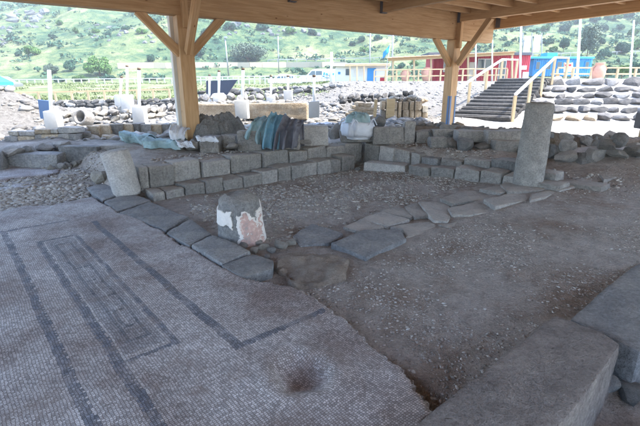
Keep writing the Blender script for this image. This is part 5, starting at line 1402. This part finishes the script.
# scrub too fine to pick apart
qs = []; g = np.random.default_rng(5); cnt = 0
while cnt < 2300:
    Y = 68 + 210 * g.random() ** 1.2; X = g.uniform(-.95, .95) * Y
    dn = float(.5 + 1.2 * fbm(X / 22., Y / 22. + 5, 3)) + (.3 if X > .35 * Y else 0)
    if g.random() > dn * .9: continue
    r_ = g.uniform(.35, 1.25) * (1 + .5 * (Y > 120)); q = leaf_cloud(34, r_ * 1.3, r_, r_ * .8, r_ * .28, int(g.integers(1e6)), 5)
    q += np.array([X, Y, h1(X, Y) + r_ * .2]); qs.append(q); cnt += 1
tag(link('hill_scrub', quads_me('scrub', np.concatenate(qs)), M['leafd']), 'fine scrub speckling the whole grassy hillside', 'scrub', kind='stuff')
# field grass
n = 16000; Y = 24.5 + 26 * g.random(n) ** 1.3; X = g.uniform(-.95, .02, n) * Y; keep = fbm(X * .35, Y * .35, 3) > .02; X = X[keep]; Y = Y[keep]; Z = H(X, Y); n = len(X)
a_ = g.random(n) * 6.283; hh = g.uniform(.05, .16, n); wd = .028
u = np.stack([np.cos(a_), np.sin(a_), 0 * a_], -1) * wd; p = np.stack([X, Y, Z - .02], -1); up = np.stack([g.normal(size=n) * .05, g.normal(size=n) * .05, hh], -1)
q = np.stack([p - u, p + u, p + u * 1.4 + up, p - u * 1.4 + up], 1)
M['grass'] = leaf_mat('field_grass', (.08, .11, .045), (.15, .175, .075))
tag(link('field_grass', quads_me('grass', q), M['grass']), 'rough green grass across the field beyond the excavation', 'grass', kind='stuff')
# rock outcrops
def outcrop(label, spots):
    p0 = ray_hill(*spots[0][:2]); t = thing('rock_outcrop', label, 'rock outcrop', p0)
    for k, (x, y, wp) in enumerate(spots):
        p = ray_hill(x, y); s = wp * p.y / FPX; rock('rock', 'hillrock', p, (s, s * .8, s * .7), t, p0, seed=k + 70, tilt=.5)
r = random.Random(9)
outcrop('blue-grey rocky outcrop on the upper left of the hill', [(8 + r.uniform(0, 40), 12 + r.uniform(0, 16), r.uniform(4, 11)) for _ in range(30)])
outcrop('scattered blue-grey rocks on the lower left of the hill', [(r.uniform(0, 14), r.uniform(28, 46), r.uniform(3, 6)) for _ in range(12)])
outcrop('band of blue-grey rocks under the main beam above the dome-shaped tree', [(r.uniform(228, 320), r.uniform(22, 36), r.uniform(3, 8)) for _ in range(34)])
outcrop('rocks scattered along the spur left of the near timber post', [(r.uniform(85, 160), r.uniform(24, 44), r.uniform(2.5, 6)) for _ in range(30)])

# ------------------------------------------------------------------ haze
hz = bpy.data.meshes.new('haze'); bm = bmesh.new(); box_bm(bm, (0, 0, 36), (672, 672, 78)); bm.to_mesh(hz); bm.free()
ho = bpy.data.objects.new('haze', hz); COL.objects.link(ho); tag(ho, kind='stuff')
m = bpy.data.materials.new('haze'); m.use_nodes = True; m.node_tree.nodes.clear()
out = m.node_tree.nodes.new('ShaderNodeOutputMaterial'); pvn = m.node_tree.nodes.new('ShaderNodeVolumePrincipled')
pvn.inputs['Color'].default_value = (.86, .93, 1, 1); pvn.inputs['Density'].default_value = HAZE
m.node_tree.links.new(pvn.outputs[0], out.inputs['Volume']); hz.materials.append(m)
